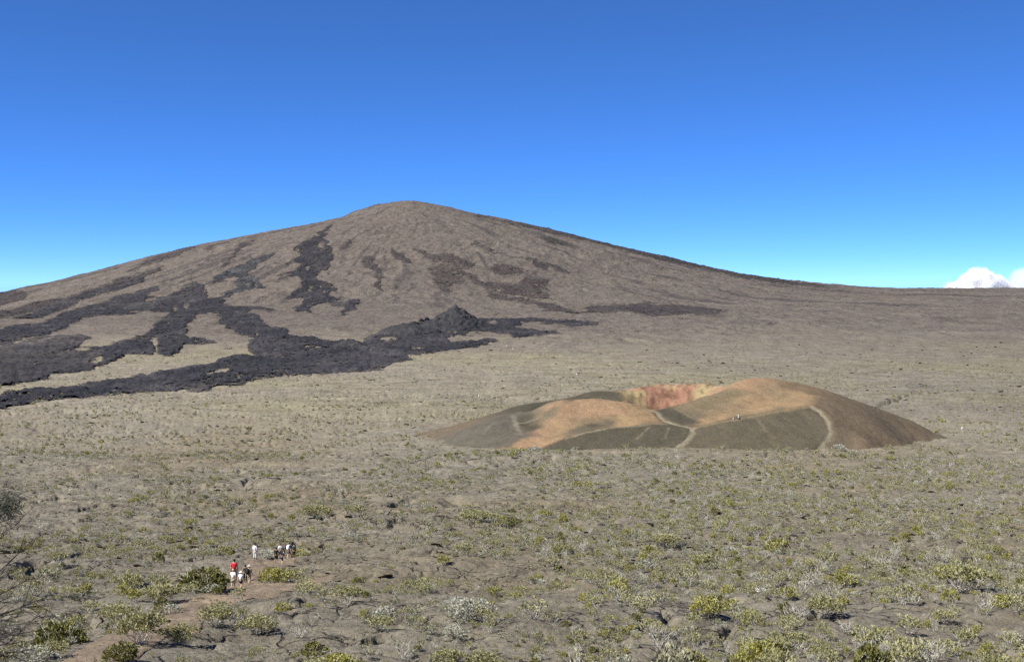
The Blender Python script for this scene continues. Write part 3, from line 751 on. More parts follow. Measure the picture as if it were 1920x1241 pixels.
def pick(px, py):
    d = np.hypot(cpX - px, cpY - py)
    c = d < 3.0
    if not c.any(): c = d < d.min() + 1.0
    yy = np.where(c, cy_, 1e9)
    k = np.unravel_index(np.argmin(yy), yy.shape)
    return cx_[k], cy_[k]
OR = (0.360, 0.230, 0.138); TAN = (0.345, 0.232, 0.130); OLV = (0.140, 0.117, 0.080); GRY = (0.140, 0.120, 0.090); BRN = (0.188, 0.135, 0.086)
RED = (0.285, 0.150, 0.100); DRK = (0.092, 0.080, 0.058); TRL = (0.31, 0.262, 0.180); YEL = (0.33, 0.250, 0.135); GB = (0.185, 0.150, 0.100)
cols = [(840, 825, GRY), (870, 820, GRY), (900, 825, GRY), (930, 800, GRY), (950, 785, GRY), (930, 830, GRY), (960, 810, GRY), (985, 815, GRY), (960, 775, GRY), (905, 800, GRY), (990, 779, DRK), (980, 790, DRK), (1000, 800, DRK), (975, 773, GRY),
        (1010, 768, GB), (1030, 760, OR), (1050, 755, OR), (1090, 750, OR), (1120, 755, OR), (1100, 770, OR), (1060, 775, OR), (1130, 770, OR), (1160, 765, OR), (1080, 790, (0.27, 0.19, 0.115)), (1040, 790, OR), (1040, 763, GB), (1030, 775, GB), (1020, 805, OR), (1000, 820, OR), (980, 830, OR), (950, 838, OR), (1050, 800, TAN), (1040, 822, TAN), (1010, 830, OR),
        (1110, 795, DRK), (1090, 803, OLV), (1140, 790, OLV), (1160, 795, TAN), (1180, 780, TAN), (1190, 770, TAN), (1200, 762, TAN), (1180, 790, TAN), (1120, 782, (0.25, 0.18, 0.11)), (1210, 780, TAN),
        (1060, 835, OLV), (1110, 825, OLV), (1160, 815, DRK), (1200, 815, OLV), (1240, 810, DRK), (1280, 805, DRK), (1250, 830, OLV), (1180, 838, OLV), (1100, 842, GRY),
        (1265, 775, DRK), (1290, 785, DRK), (1250, 770, DRK), (1275, 785, DRK), (1300, 780, GB),  # inner hollow: dark tints paint in its shading
        (1300, 757, (0.225, 0.172, 0.105)), (1300, 765, (0.225, 0.172, 0.105)), (1330, 752, (0.225, 0.172, 0.105)), (1340, 770, (0.26, 0.19, 0.115)), (1380, 760, (0.30, 0.212, 0.125)), (1350, 740, (0.225, 0.172, 0.105)), (1380, 735, (0.225, 0.172, 0.105)), (1400, 745, TAN), (1400, 720, OR), (1420, 712, OR), (1390, 715, OR), (1440, 720, (0.29, 0.205, 0.125)), (1460, 735, (0.27, 0.195, 0.12)), (1450, 755, TAN), (1500, 740, TAN), (1480, 725, BRN), (1420, 765, TAN), (1350, 780, TAN), (1500, 755, TAN), (1530, 735, BRN), (1320, 785, TAN),
        (1340, 815, OLV), (1400, 800, OLV), (1450, 800, OLV), (1500, 785, OLV), (1520, 800, OLV), (1400, 830, OLV), (1470, 835, OLV), (1520, 770, BRN), (1490, 775, OLV), (1330, 840, OLV), (1530, 820, OLV), (1380, 790, DRK),
        (1580, 770, BRN), (1600, 790, BRN), (1650, 790, BRN), (1580, 820, GB), (1620, 820, BRN), (1680, 800, BRN), (1720, 805, BRN), (1560, 750, BRN), (1570, 835, GRY), (1745, 808, GB), (1700, 815, GB), (1650, 828, BRN),
        (1180, 735, YEL), (1190, 745, YEL), (1200, 735, YEL), (1215, 727, RED), (1230, 740, RED), (1250, 745, RED), (1240, 728, RED), (1270, 735, RED), (1290, 728, RED), (1260, 725, OR), (1310, 728, YEL), (1280, 745, RED), (1320, 732, YEL), (1345, 728, OR), (1230, 755, RED), (1250, 721, OR),
        (1110, 742, DRK), (1140, 742, DRK), (1150, 737, DRK), (1080, 746, DRK), (1000, 762, DRK)]
cpt = np.array([[*pick(a, b)] for a, b, _ in cols]); ccl = np.array([c for *_, c in cols])
wxp = cx_ + 1.1 * fbm(cx_ / 8, cy_ / 8, 81, 3); wyp = cy_ + 1.1 * fbm(cx_ / 8, cy_ / 8, 85, 3)
num = np.zeros((cx_.size, 3)); den = np.zeros(cx_.size)
for (a, b), c in zip(cpt, ccl):
    w = 1.0 / (((wxp.ravel() - a) ** 2 + (wyp.ravel() - b) ** 2) + 2.0) ** 1.9
    num += w[:, None] * c; den += w
tint = num / den[:, None]
def trail(pts, width, colr, amt):
    global tint
    q = [pick(a, b) for a, b in pts]
    dm = np.full(cx_.size, 1e9)
    X = (cx_ + 0.35 * pn(cx_ / 2, cy_ / 2, 88)).ravel(); Y = (cy_ + 0.35 * pn(cx_ / 2, cy_ / 2, 89)).ravel()
    for (ax, ay), (bx, by) in zip(q[:-1], q[1:]):
        vx, vy = bx - ax, by - ay
        t = np.clip(((X - ax) * vx + (Y - ay) * vy) / (vx * vx + vy * vy + 1e-9), 0, 1)
        dm = np.minimum(dm, np.hypot(X - ax - t * vx, Y - ay - t * vy))
    f = (amt * sstep(width, width * 0.3, dm))[:, None]
    tint = tint * (1 - f) + np.array(colr) * f
    return dm
for reg, c_, (ya, yb), am in (
        ([(1000, 845), (1030, 834), (1060, 821), (1100, 810), (1150, 801), (1200, 796), (1245, 794), (1282, 798), (1292, 806), (1288, 816), (1272, 832), (1250, 848), (1100, 850)], (0.108, 0.093, 0.066), (330, 353.5), 0.9),
        ([(1300, 850), (1310, 830), (1318, 812), (1310, 801), (1345, 791), (1382, 784), (1430, 775), (1480, 766), (1518, 760), (1540, 772), (1550, 790), (1550, 808), (1540, 828), (1530, 850)], (0.130, 0.108, 0.074), (330, 367), 0.9),
        ([(1238, 766), (1262, 766), (1290, 778), (1318, 792), (1300, 795), (1265, 789), (1245, 783)], (0.098, 0.084, 0.060), (348, 376), 0.85),  # inner hollow, its shade painted into the tint
        ([(815, 830), (880, 800), (950, 774), (975, 770), (972, 790), (985, 815), (955, 840), (900, 842)], (0.135, 0.117, 0.090), (330, 384), 0.9),
        ([(1522, 762), (1545, 772), (1560, 790), (1562, 808), (1552, 828), (1540, 848), (1700, 840), (1770, 808), (1700, 785), (1630, 761), (1580, 742), (1550, 735)], (0.185, 0.138, 0.092), (330, 440), 0.75)):
    img = np.zeros((RH, RW), np.float32); poly_fill(img, reg, 1.0); img = blur(img, 1.6)
    jx, jy = 2.0 * pn(cx_ / 2.5, cy_ / 2.5, 191), 1.2 * pn(cx_ / 2.5, cy_ / 2.5, 192)
    k_ = (am * sample(img, cpX + jx, cpY + jy) * ((cy_ > ya) & (cy_ < squeeze(yb)))).ravel()[:, None]
    tint = tint * (1 - k_) + np.array(c_) * k_
TR = []
TR.append(trail([(1212, 764), (1232, 769), (1236, 778), (1245, 786), (1262, 791), (1285, 796), (1297, 800)], 0.9, TRL, 0.95))
TR.append(trail([(1298, 800), (1299, 809), (1292, 820), (1278, 832), (1262, 842), (1240, 847)], 0.95, TRL, 0.95))
TR.append(trail([(1521, 758), (1537, 767), (1549, 781), (1556, 796), (1557, 808), (1551, 822), (1541, 836), (1534, 843)], 0.8, TRL, 0.9))
trail([(1060, 820), (1100, 809), (1150, 799), (1200, 795), (1250, 793)], 0.6, TRL, 0.7)
trail([(1298, 799), (1345, 790), (1382, 783), (1430, 774), (1480, 765), (1521, 758)], 1.0, (0.27, 0.205, 0.12), 0.7)
trail([(1480, 763), (1510, 745), (1500, 735), (1470, 728), (1430, 750)], 2.2, TAN, 0.4)
trail([(960, 777), (968, 795), (978, 812)], 0.9, (0.235, 0.20, 0.15), 0.6)
trail([(968, 792), (990, 788), (1012, 780)], 0.7, (0.26, 0.22, 0.16), 0.6)
trail([(925, 790), (905, 812)], 0.8, (0.21, 0.18, 0.135), 0.5)
trail([(1215, 800), (1195, 822)], 0.5, (0.22, 0.18, 0.12), 0.6)
trail([(1256, 800), (1245, 820)], 0.5, (0.22, 0.18, 0.12), 0.5)
trail([(1420, 782), (1440, 808)], 0.6, (0.21, 0.17, 0.12), 0.6)
trail([(1500, 768), (1520, 782)], 0.5, (0.24, 0.19, 0.13), 0.5)
trail([(1265, 764), (1285, 774), (1310, 788)], 0.5, (0.27, 0.21, 0.13), 0.6)
rk_ = (wall * sstep(0.05, 0.35, fbm(cx_ / 3.2, cy_ / 6, 177, 3))).ravel()[:, None]
tint = tint * (1 + 0.22 * wall.ravel()[:, None]) * (1 - 0.34 * rk_)
dtr = np.minimum.reduce(TR).reshape(cx_.shape)
cz_ = cz_ - 0.28 * sstep(1.5, 0.5, dtr)
cone_me = mesh_np('cinder_cone', np.stack([cx_, cy_, cz_], -1).reshape(-1, 3), grid_faces(*cx_.shape), M['cone'])
# drop the skirt that lies well below the plain
ca = cone_me.color_attributes.new('tint', 'FLOAT_COLOR', 'POINT')
ca.data.foreach_set('color', np.hstack([np.clip(tint, 0, 1), np.ones((len(tint), 1))]).astype(np.float32).ravel())
cone_o = tag(link('cinder_cone', cone_me), 'low orange and brown cinder cone with two hollow craters', kind='structure')

# ------------------------------------------------------------------ small shape builders
class MB:
    """collects triangles and quads for one mesh, with a per-vertex tint value and per-face material"""
    def __init__(self):
        self.v, self.f, self.t, self.m = [], [], [], []
    def add(self, vs_, fs_, tint=0.5, mat=0):
        o = len(self.v)
        self.v += [tuple(v) for v in vs_]; self.t += [tint] * len(vs_)
        self.f += [tuple(i + o for i in f) for f in fs_]; self.m += [mat] * len(fs_)
    def tube(self, pts, rad, n=5, tint=0.5, mat=0, cap=True):
        pts = [Vector(p) for p in pts]
        vs_, fs_ = [], []
        for i, p in enumerate(pts):
            d = (pts[min(i + 1, len(pts) - 1)] - pts[max(i - 1, 0)])
            if d.length < 1e-9: d = Vector((0, 0, 1))
            d.normalize()
            a = d.orthogonal().normalized() if i == 0 else (a - d * a.dot(d)).normalized()
            b = d.cross(a)
            for k in range(n):
                w = 2 * math.pi * k / n
                vs_.append(p + (a * math.cos(w) + b * math.sin(w)) * rad[i])
        for i in range(len(pts) - 1):
            for k in range(n):
                k2 = (k + 1) % n
                fs_.append((i * n + k, i * n + k2, (i + 1) * n + k2, (i + 1) * n + k))
        if cap:
            fs_.append(tuple(range(n - 1, -1, -1))); fs_.append(tuple((len(pts) - 1) * n + k for k in range(n)))
        self.add(vs_, fs_, tint, mat)
    def ball(self, c, r, seg=8, ring=6, tint=0.5, mat=0, fn=None):
        vs_, fs_ = [], []
        for i in range(ring + 1):
            ph = math.pi * i / ring
            for k in range(seg):
                th = 2 * math.pi * k / seg
                p = Vector((math.sin(ph) * math.cos(th), math.sin(ph) * math.sin(th), math.cos(ph)))
                if fn: p = fn(p)
                vs_.append((c[0] + p.x * r[0], c[1] + p.y * r[1], c[2] + p.z * r[2]))
        for i in range(ring):
            for k in range(seg):
                k2 = (k + 1) % seg
                fs_.append((i * seg + k, (i + 1) * seg + k, (i + 1) * seg + k2, i * seg + k2))
        self.add(vs_, fs_, tint, mat)
    def mesh(self, name, mats, smooth=True):
        me = bpy.data.meshes.new(name)
        me.from_pydata(self.v, [], self.f)
        for m in (mats if isinstance(mats, (list, tuple)) else [mats]): me.materials.append(m)
        me.polygons.foreach_set('material_index', self.m)
        me.polygons.foreach_set('use_smooth', [smooth] * len(self.f))
        at = me.attributes.new('tint', 'FLOAT', 'POINT'); at.data.foreach_set('value', self.t)
        me.update()
        return me

# ------------------------------------------------------------------ spatter cone and rocks on the far lava flow
def rock_mesh(name, r, seed, mat, squash=0.7, sub=3):
    bm = bmesh.new()
    bmesh.ops.create_icosphere(bm, subdivisions=sub, radius=1.0)
    for v in bm.verts:
        p = v.co
        k = 1 + 0.45 * float(pn(p.x * 1.7 + seed, p.y * 1.7 + 1.3 * p.z, seed)) + 0.25 * float(pn(p.x * 4 + p.z * 2, p.y * 4 - p.z * 3, seed + 3))
        v.co = Vector((p.x * r[0], p.y * r[1], max(p.z, -0.4) * r[2] * squash)) * k
    me = bpy.data.meshes.new(name); bm.to_mesh(me); bm.free(); me.materials.append(mat)
    return me

def field_cone(name, px, py, wpx, hpx, mat, label, seed, peak=1.0, yover=None, dip=0.3):
    """a jagged cone standing on the terrain at a photo pixel of its foot"""
    (x0,), (y0,) = hit([px], [py])
    if yover: y0 = yover; x0 = (px - CX) / FPX * y0
    mpp = y0 / FPX
    w = wpx * mpp / 2; h = hpx * mpp
    n = 90
    gx, gy = np.meshgrid(np.linspace(-1.25, 1.25, n), np.linspace(-1.25, 1.25, n))
    r = np.hypot(gx, gy)
    wob = 0.16 * fbm(gx * 2.2 + seed, gy * 2.2, seed, 3)
    rr = np.clip(r * (1 + wob), 0, 2)
    prof = np.clip(1 - rr, 0, 1) ** (1.15 * peak) - dip * sstep(0.14, 0.0, r)
    z = h * (prof + 0.16 * np.clip(1.1 - rr, 0, 1) * (np.abs(fbm(gx * 5, gy * 5, seed + 2, 3)) * 2 - 0.5)) - 6 * sstep(0.92, 1.15, rr)
    X = x0 + gx * w; Y = y0 + w + gy * w
    Z = z + base_z(X, Y) + 0.6
    me = mesh_np(name, np.stack([X, Y, Z], -1).reshape(-1, 3), grid_faces(n, n), mat)
    at = me.attributes.new('field', 'FLOAT', 'POINT'); at.data.foreach_set('value', np.ones(n * n, np.float32))
    o = link(name, me)
    return tag(o, label, kind='structure'), (x0, y0 + w, float(base_z(x0, y0 + w)) + h)
field_cone('spatter_cone', 850, 622, 176, 46, M['clinker'], 'dark pointed spatter cone rising from the black lava flow', 3, 1.05, dip=0.0)
field_cone('spatter_cone', 652, 653, 70, 16, M['clinker'], 'small dark lava mound on the far edge of the black flow', 6, 0.7)
field_cone('spatter_cone', 444, 678, 90, 12, M['clinker'], 'low grey mound on the black flow left of the small lava mound', 9, 0.7)
field_cone('spatter_cone', 760, 628, 130, 20, M['clinker'], 'low grey clinker hill left of the pointed spatter cone', 12, 0.7)
for i, (px, py, s_, lab) in enumerate([(776, 611, 5.0, 'black lava boulder, leftmost of the row left of the spatter cone'), (790, 603, 3.4, 'black lava boulder in the middle of the row left of the spatter cone'),
                                       (800, 601, 3.2, 'black lava boulder, rightmost of the row left of the spatter cone'), (1023, 617, 2.4, 'small black lava boulder on the pale island right of the spatter cone')]):
    (x0,), (y0,) = hit([px], [py + 6])
    me = rock_mesh('lava_boulder', (s_, s_, s_), 20 + i, M['boulder'], 0.85)
    o = link('lava_boulder', me, loc=(x0, y0, float(ground_z(x0, y0)[0]) + (6.0 if i < 3 else 1.5)))
    tag(o, lab, 'boulder', 'black boulders on the lava flow')

# ------------------------------------------------------------------ cloud beyond the right horizon
def mat_cloud(name, balls, dens):
    """vapour that thins out towards the edge of the puffs and breaks up with noise"""
    t = NT(name); p = t.coord()
    best = None
    for (c, r) in balls:
        d = t.node('ShaderNodeVectorMath', operation='DISTANCE'); t.l.new(p, d.inputs[0]); d.inputs[1].default_value = c
        f = t.math('SUBTRACT', 1.0, t.math('DIVIDE', d.outputs['Value'], r))
        best = f if best is None else t.math('SMOOTH_MAX', best, f)
    n = t.noise(p, 0.0055, 6, 0.62)
    v = t.node('ShaderNodeVolumePrincipled')
    v.inputs['Color'].default_value = (0.99, 0.99, 1.0, 1)
    v.inputs['Anisotropy'].default_value = 0.0
    m = t.node('ShaderNodeMapRange', interpolation_type='SMOOTHSTEP')
    m.inputs['From Min'].default_value = 0.0; m.inputs['From Max'].default_value = 0.32
    t.l.new(t.math('ADD', best, t.math('MULTIPLY', t.math('SUBTRACT', n, 0.62), 0.95)), m.inputs['Value'])
    t.l.new(t.math('MULTIPLY', m.outputs[0], dens), v.inputs['Density'])
    t.l.new(v.outputs[0], t.out.inputs['Volume'])
    return t.m
def cloud(name, puffs, label, D=21000.0, dens=0.03):
    bm = bmesh.new()
    mpp = D / FPX
    cx0 = (puffs[0][0] - CX) * mpp; cz0 = (EYE - 540) * mpp
    balls = []
    for (px, py, r) in puffs:
        c = ((px - CX) * mpp - cx0, random.uniform(-0.3, 0.3) * r * mpp, (EYE - py) * mpp - cz0)
        balls.append((c, r * mpp * 1.12))
        bmesh.ops.create_icosphere(bm, subdivisions=3, radius=r * mpp * 1.08, matrix=Matrix.Translation(c))
    me = bpy.data.meshes.new(name); bm.to_mesh(me); bm.free()
    o = link(name, me, loc=(cx0, D, cz0))
    md = o.modifiers.new('r', 'REMESH'); md.mode = 'VOXEL'; md.voxel_size = 30
    dg = bpy.context.evaluated_depsgraph_get()
    me2 = bpy.data.meshes.new_from_object(o.evaluated_get(dg))
    o.modifiers.clear(); o.data = me2
    me2.materials.clear(); me2.materials.append(mat_cloud(name + ' vapour', balls, dens))
    return tag(o, label, 'cloud', 'clouds on the right horizon')
cloud('cloud', [(1836, 548, 46), (1815, 552, 34), (1862, 552, 38), (1880, 556, 26), (1838, 534, 32), (1790, 556, 26), (1900, 556, 22)], 'white cumulus cloud with a rounded dome on the right horizon')
cloud('cloud', [(1785, 548, 20), (1770, 552, 16), (1800, 548, 22), (1776, 538, 12)], 'low lavender cloud left of the white dome', 23000, 0.004)
cloud('cloud', [(1916, 545, 30), (1908, 525, 20), (1935, 530, 36), (1965, 540, 40), (1912, 514, 12)], 'pale lavender cloud cut by the right edge of the picture', 23500, 0.004)

# ------------------------------------------------------------------ heath shrubs
def shrub_parts(seed, w, h, tufts, leaves, dense=0.0, stemn=6, leaf_len=0.11, lw=0.032, crown=(0.45, 1.0), bare=False, lean=0.0, twigs=True):
    """stems and foliage of one shrub about w metres wide and h metres tall"""
    rd = random.Random(seed)
    st, fo = MB(), MB()
    tips = []
    for k in range(stemn):
        a = 2 * math.pi * (k + rd.random() * 0.7) / stemn
        reach = w * 0.5 * rd.uniform(0.45, 0.98)
        p = Vector((0.03 * math.cos(a), 0.03 * math.sin(a), -0.08)); q = p.copy()
        hh = h * rd.uniform(0.62, 0.95)
        pts, n = [p], 5
        for i in range(1, n + 1):
            t = i / n
            q = Vector((math.cos(a) * reach * t ** 0.8 + lean * h * t + rd.gauss(0, 0.035) * w, math.sin(a) * reach * t ** 0.8 + rd.gauss(0, 0.035) * w, hh * (0.25 * t + 0.75 * t ** 1.25)))
            pts.append(q)
        r0 = 0.020 * (0.6 + 0.55 * h)
        st.tube(pts, [r0 * (1 - 0.7 * i / n) for i in range(n + 1)], 4, rd.random())
        for j in range(3 if twigs else 1):
            s = rd.randint(2, n - 1)
            b = pts[s]
            e = b + Vector((rd.uniform(-1, 1) * 0.28 * w, rd.uniform(-1, 1) * 0.28 * w, rd.uniform(0.15, 0.5) * h))
            m = (b + e) / 2 + Vector((rd.gauss(0, 0.03), rd.gauss(0, 0.03), -0.02))
            st.tube([b, m, e], [r0 * 0.55, r0 * 0.42, r0 * 0.25], 3, rd.random())
            tips.append(e)
        tips.append(pts[-1])
    if not bare:
        for k in range(tufts):
            if k < len(tips) and dense < 0.5:
                c = tips[k] + Vector((0, 0, 0.02))
            else:
                a = rd.random() * 2 * math.pi
                rr = math.sqrt(rd.random())
                top = math.sqrt(max(0.0, 1 - rr * rr * 0.85))
                z = h * (crown[0] + (crown[1] - crown[0]) * top * (rd.random() ** (0.35 + 0.3 * dense)))
                bump = 1 + 0.18 * math.sin(3 * a + seed) + 0.12 * math.sin(5 * a + 2 * seed)
                c = Vector((math.cos(a) * rr * w * 0.5 * bump + lean * z, math.sin(a) * rr * w * 0.5 * bump, z * (0.9 + 0.1 * bump)))
            tt = min(1, max(0, rd.gauss(0.5, 0.24)))
            out = Vector((c.x, c.y, 0.5 * h)).normalized()
            for _ in range(leaves):
                d = (out * rd.uniform(0, 1.0) + Vector((rd.gauss(0, 0.6), rd.gauss(0, 0.6), rd.uniform(0.15, 1.0)))).normalized()
                b = c + Vector((rd.gauss(0, 0.3), rd.gauss(0, 0.3), rd.gauss(0, 0.25))) * leaf_len
                s = d.orthogonal().normalized() * lw * rd.uniform(0.7, 1.3)
                s.rotate(Matrix.Rotation(rd.random() * 6.28, 3, d))
                L = leaf_len * rd.uniform(0.6, 1.25)
                fo.add([b - s * 0.5, b + d * L * 0.55 - s, b + d * L, b + d * L * 0.55 + s], [(0, 1, 2, 3)], min(1, max(0, tt + rd.gauss(0, 0.12))))
    return st, fo

# prototypes: (kind, width, height, tufts, leaves, density, stems, material, look)
KINDS = [
    ('olive', dict(w=1.0, h=0.62, tufts=44, leaves=9, stemn=8), 'leaf_olive', 'olive heath shrub with grey stems'),
    ('olive2', dict(w=1.0, h=0.75, tufts=34, leaves=9, stemn=6, crown=(0.55, 1.0)), 'leaf_olive', 'open olive heath shrub on bare grey stems'),
    ('bright', dict(w=1.0, h=0.70, tufts=70, leaves=9, dense=0.6, stemn=6, crown=(0.2, 1.0)), 'leaf_bright', 'bright yellow-green heath bush'),
    ('dark', dict(w=1.0, h=0.62, tufts=95, leaves=9, dense=0.8, stemn=7, crown=(0.12, 1.0)), 'leaf_dark', 'dense dark green heath bush'),
    ('pale', dict(w=1.0, h=0.48, tufts=60, leaves=8, dense=0.6, stemn=7, crown=(0.1, 1.0), leaf_len=0.09), 'leaf_pale', 'bleached cream-white shrub'),
    ('sage', dict(w=1.0, h=0.55, tufts=46, leaves=8, dense=0.2, stemn=8, crown=(0.3, 1.0)), 'leaf_sage', 'grey-green sage-coloured shrub'),
    ('bare', dict(w=1.0, h=0.70, tufts=8, leaves=6, stemn=10), 'leaf_sage', 'almost leafless grey branching shrub'),
]
PROTO = {}
for ki, (kn, kw, mat, look) in enumerate(KINDS):
    for v in range(2):
        st, fo = shrub_parts(100 * ki + 7 * v + 3, **kw)
        PROTO[(kn, v)] = (st.mesh('stems', M['stem']), fo.mesh('foliage', M[mat], False), st, fo)
# larger bushes keep leaf size but get more tufts
for kn, kw, mat in (('dark_big', dict(w=2.2, h=1.25, tufts=330, leaves=10, dense=0.8, stemn=10, crown=(0.10, 1.0), leaf_len=0.13, lw=0.04), 'leaf_dark'),
                    ('olive_big', dict(w=2.0, h=1.2, tufts=190, leaves=10, dense=0.45, stemn=11, crown=(0.4, 1.0), leaf_len=0.13, lw=0.04), 'leaf_olive'),
                    ('bright_big', dict(w=1.8, h=1.2, tufts=210, leaves=10, dense=0.6, stemn=9, crown=(0.2, 1.0), leaf_len=0.13, lw=0.04), 'leaf_bright'),
                    ('pale_big', dict(w=2.0, h=0.9, tufts=170, leaves=9, dense=0.5, stemn=10, crown=(0.15, 1.0), leaf_len=0.11, lw=0.034), 'leaf_pale'),
                    ('bare_big', dict(w=1.8, h=1.15, tufts=14, leaves=7, stemn=15, leaf_len=0.11), 'leaf_sage')):
    for v in range(2):
        st, fo = shrub_parts(900 + 31 * v + len(kn), **kw)
        PROTO[(kn, v)] = (st.mesh('stems', M['stem']), fo.mesh('foliage', M[mat], False), st, fo)
LOOK = {k: l for k, _, _, l in KINDS}
NATIVE = {'dark_big': 2.2, 'olive_big': 2.0, 'bright_big': 1.8, 'pale_big': 2.0, 'bare_big': 1.8}

def on_ground(px, py):
    """the ground point (with relief) that shows at a photo pixel, near enough"""
    x, y = hit(px, py)
    z = ground_z(x, y)
    return x, y, z

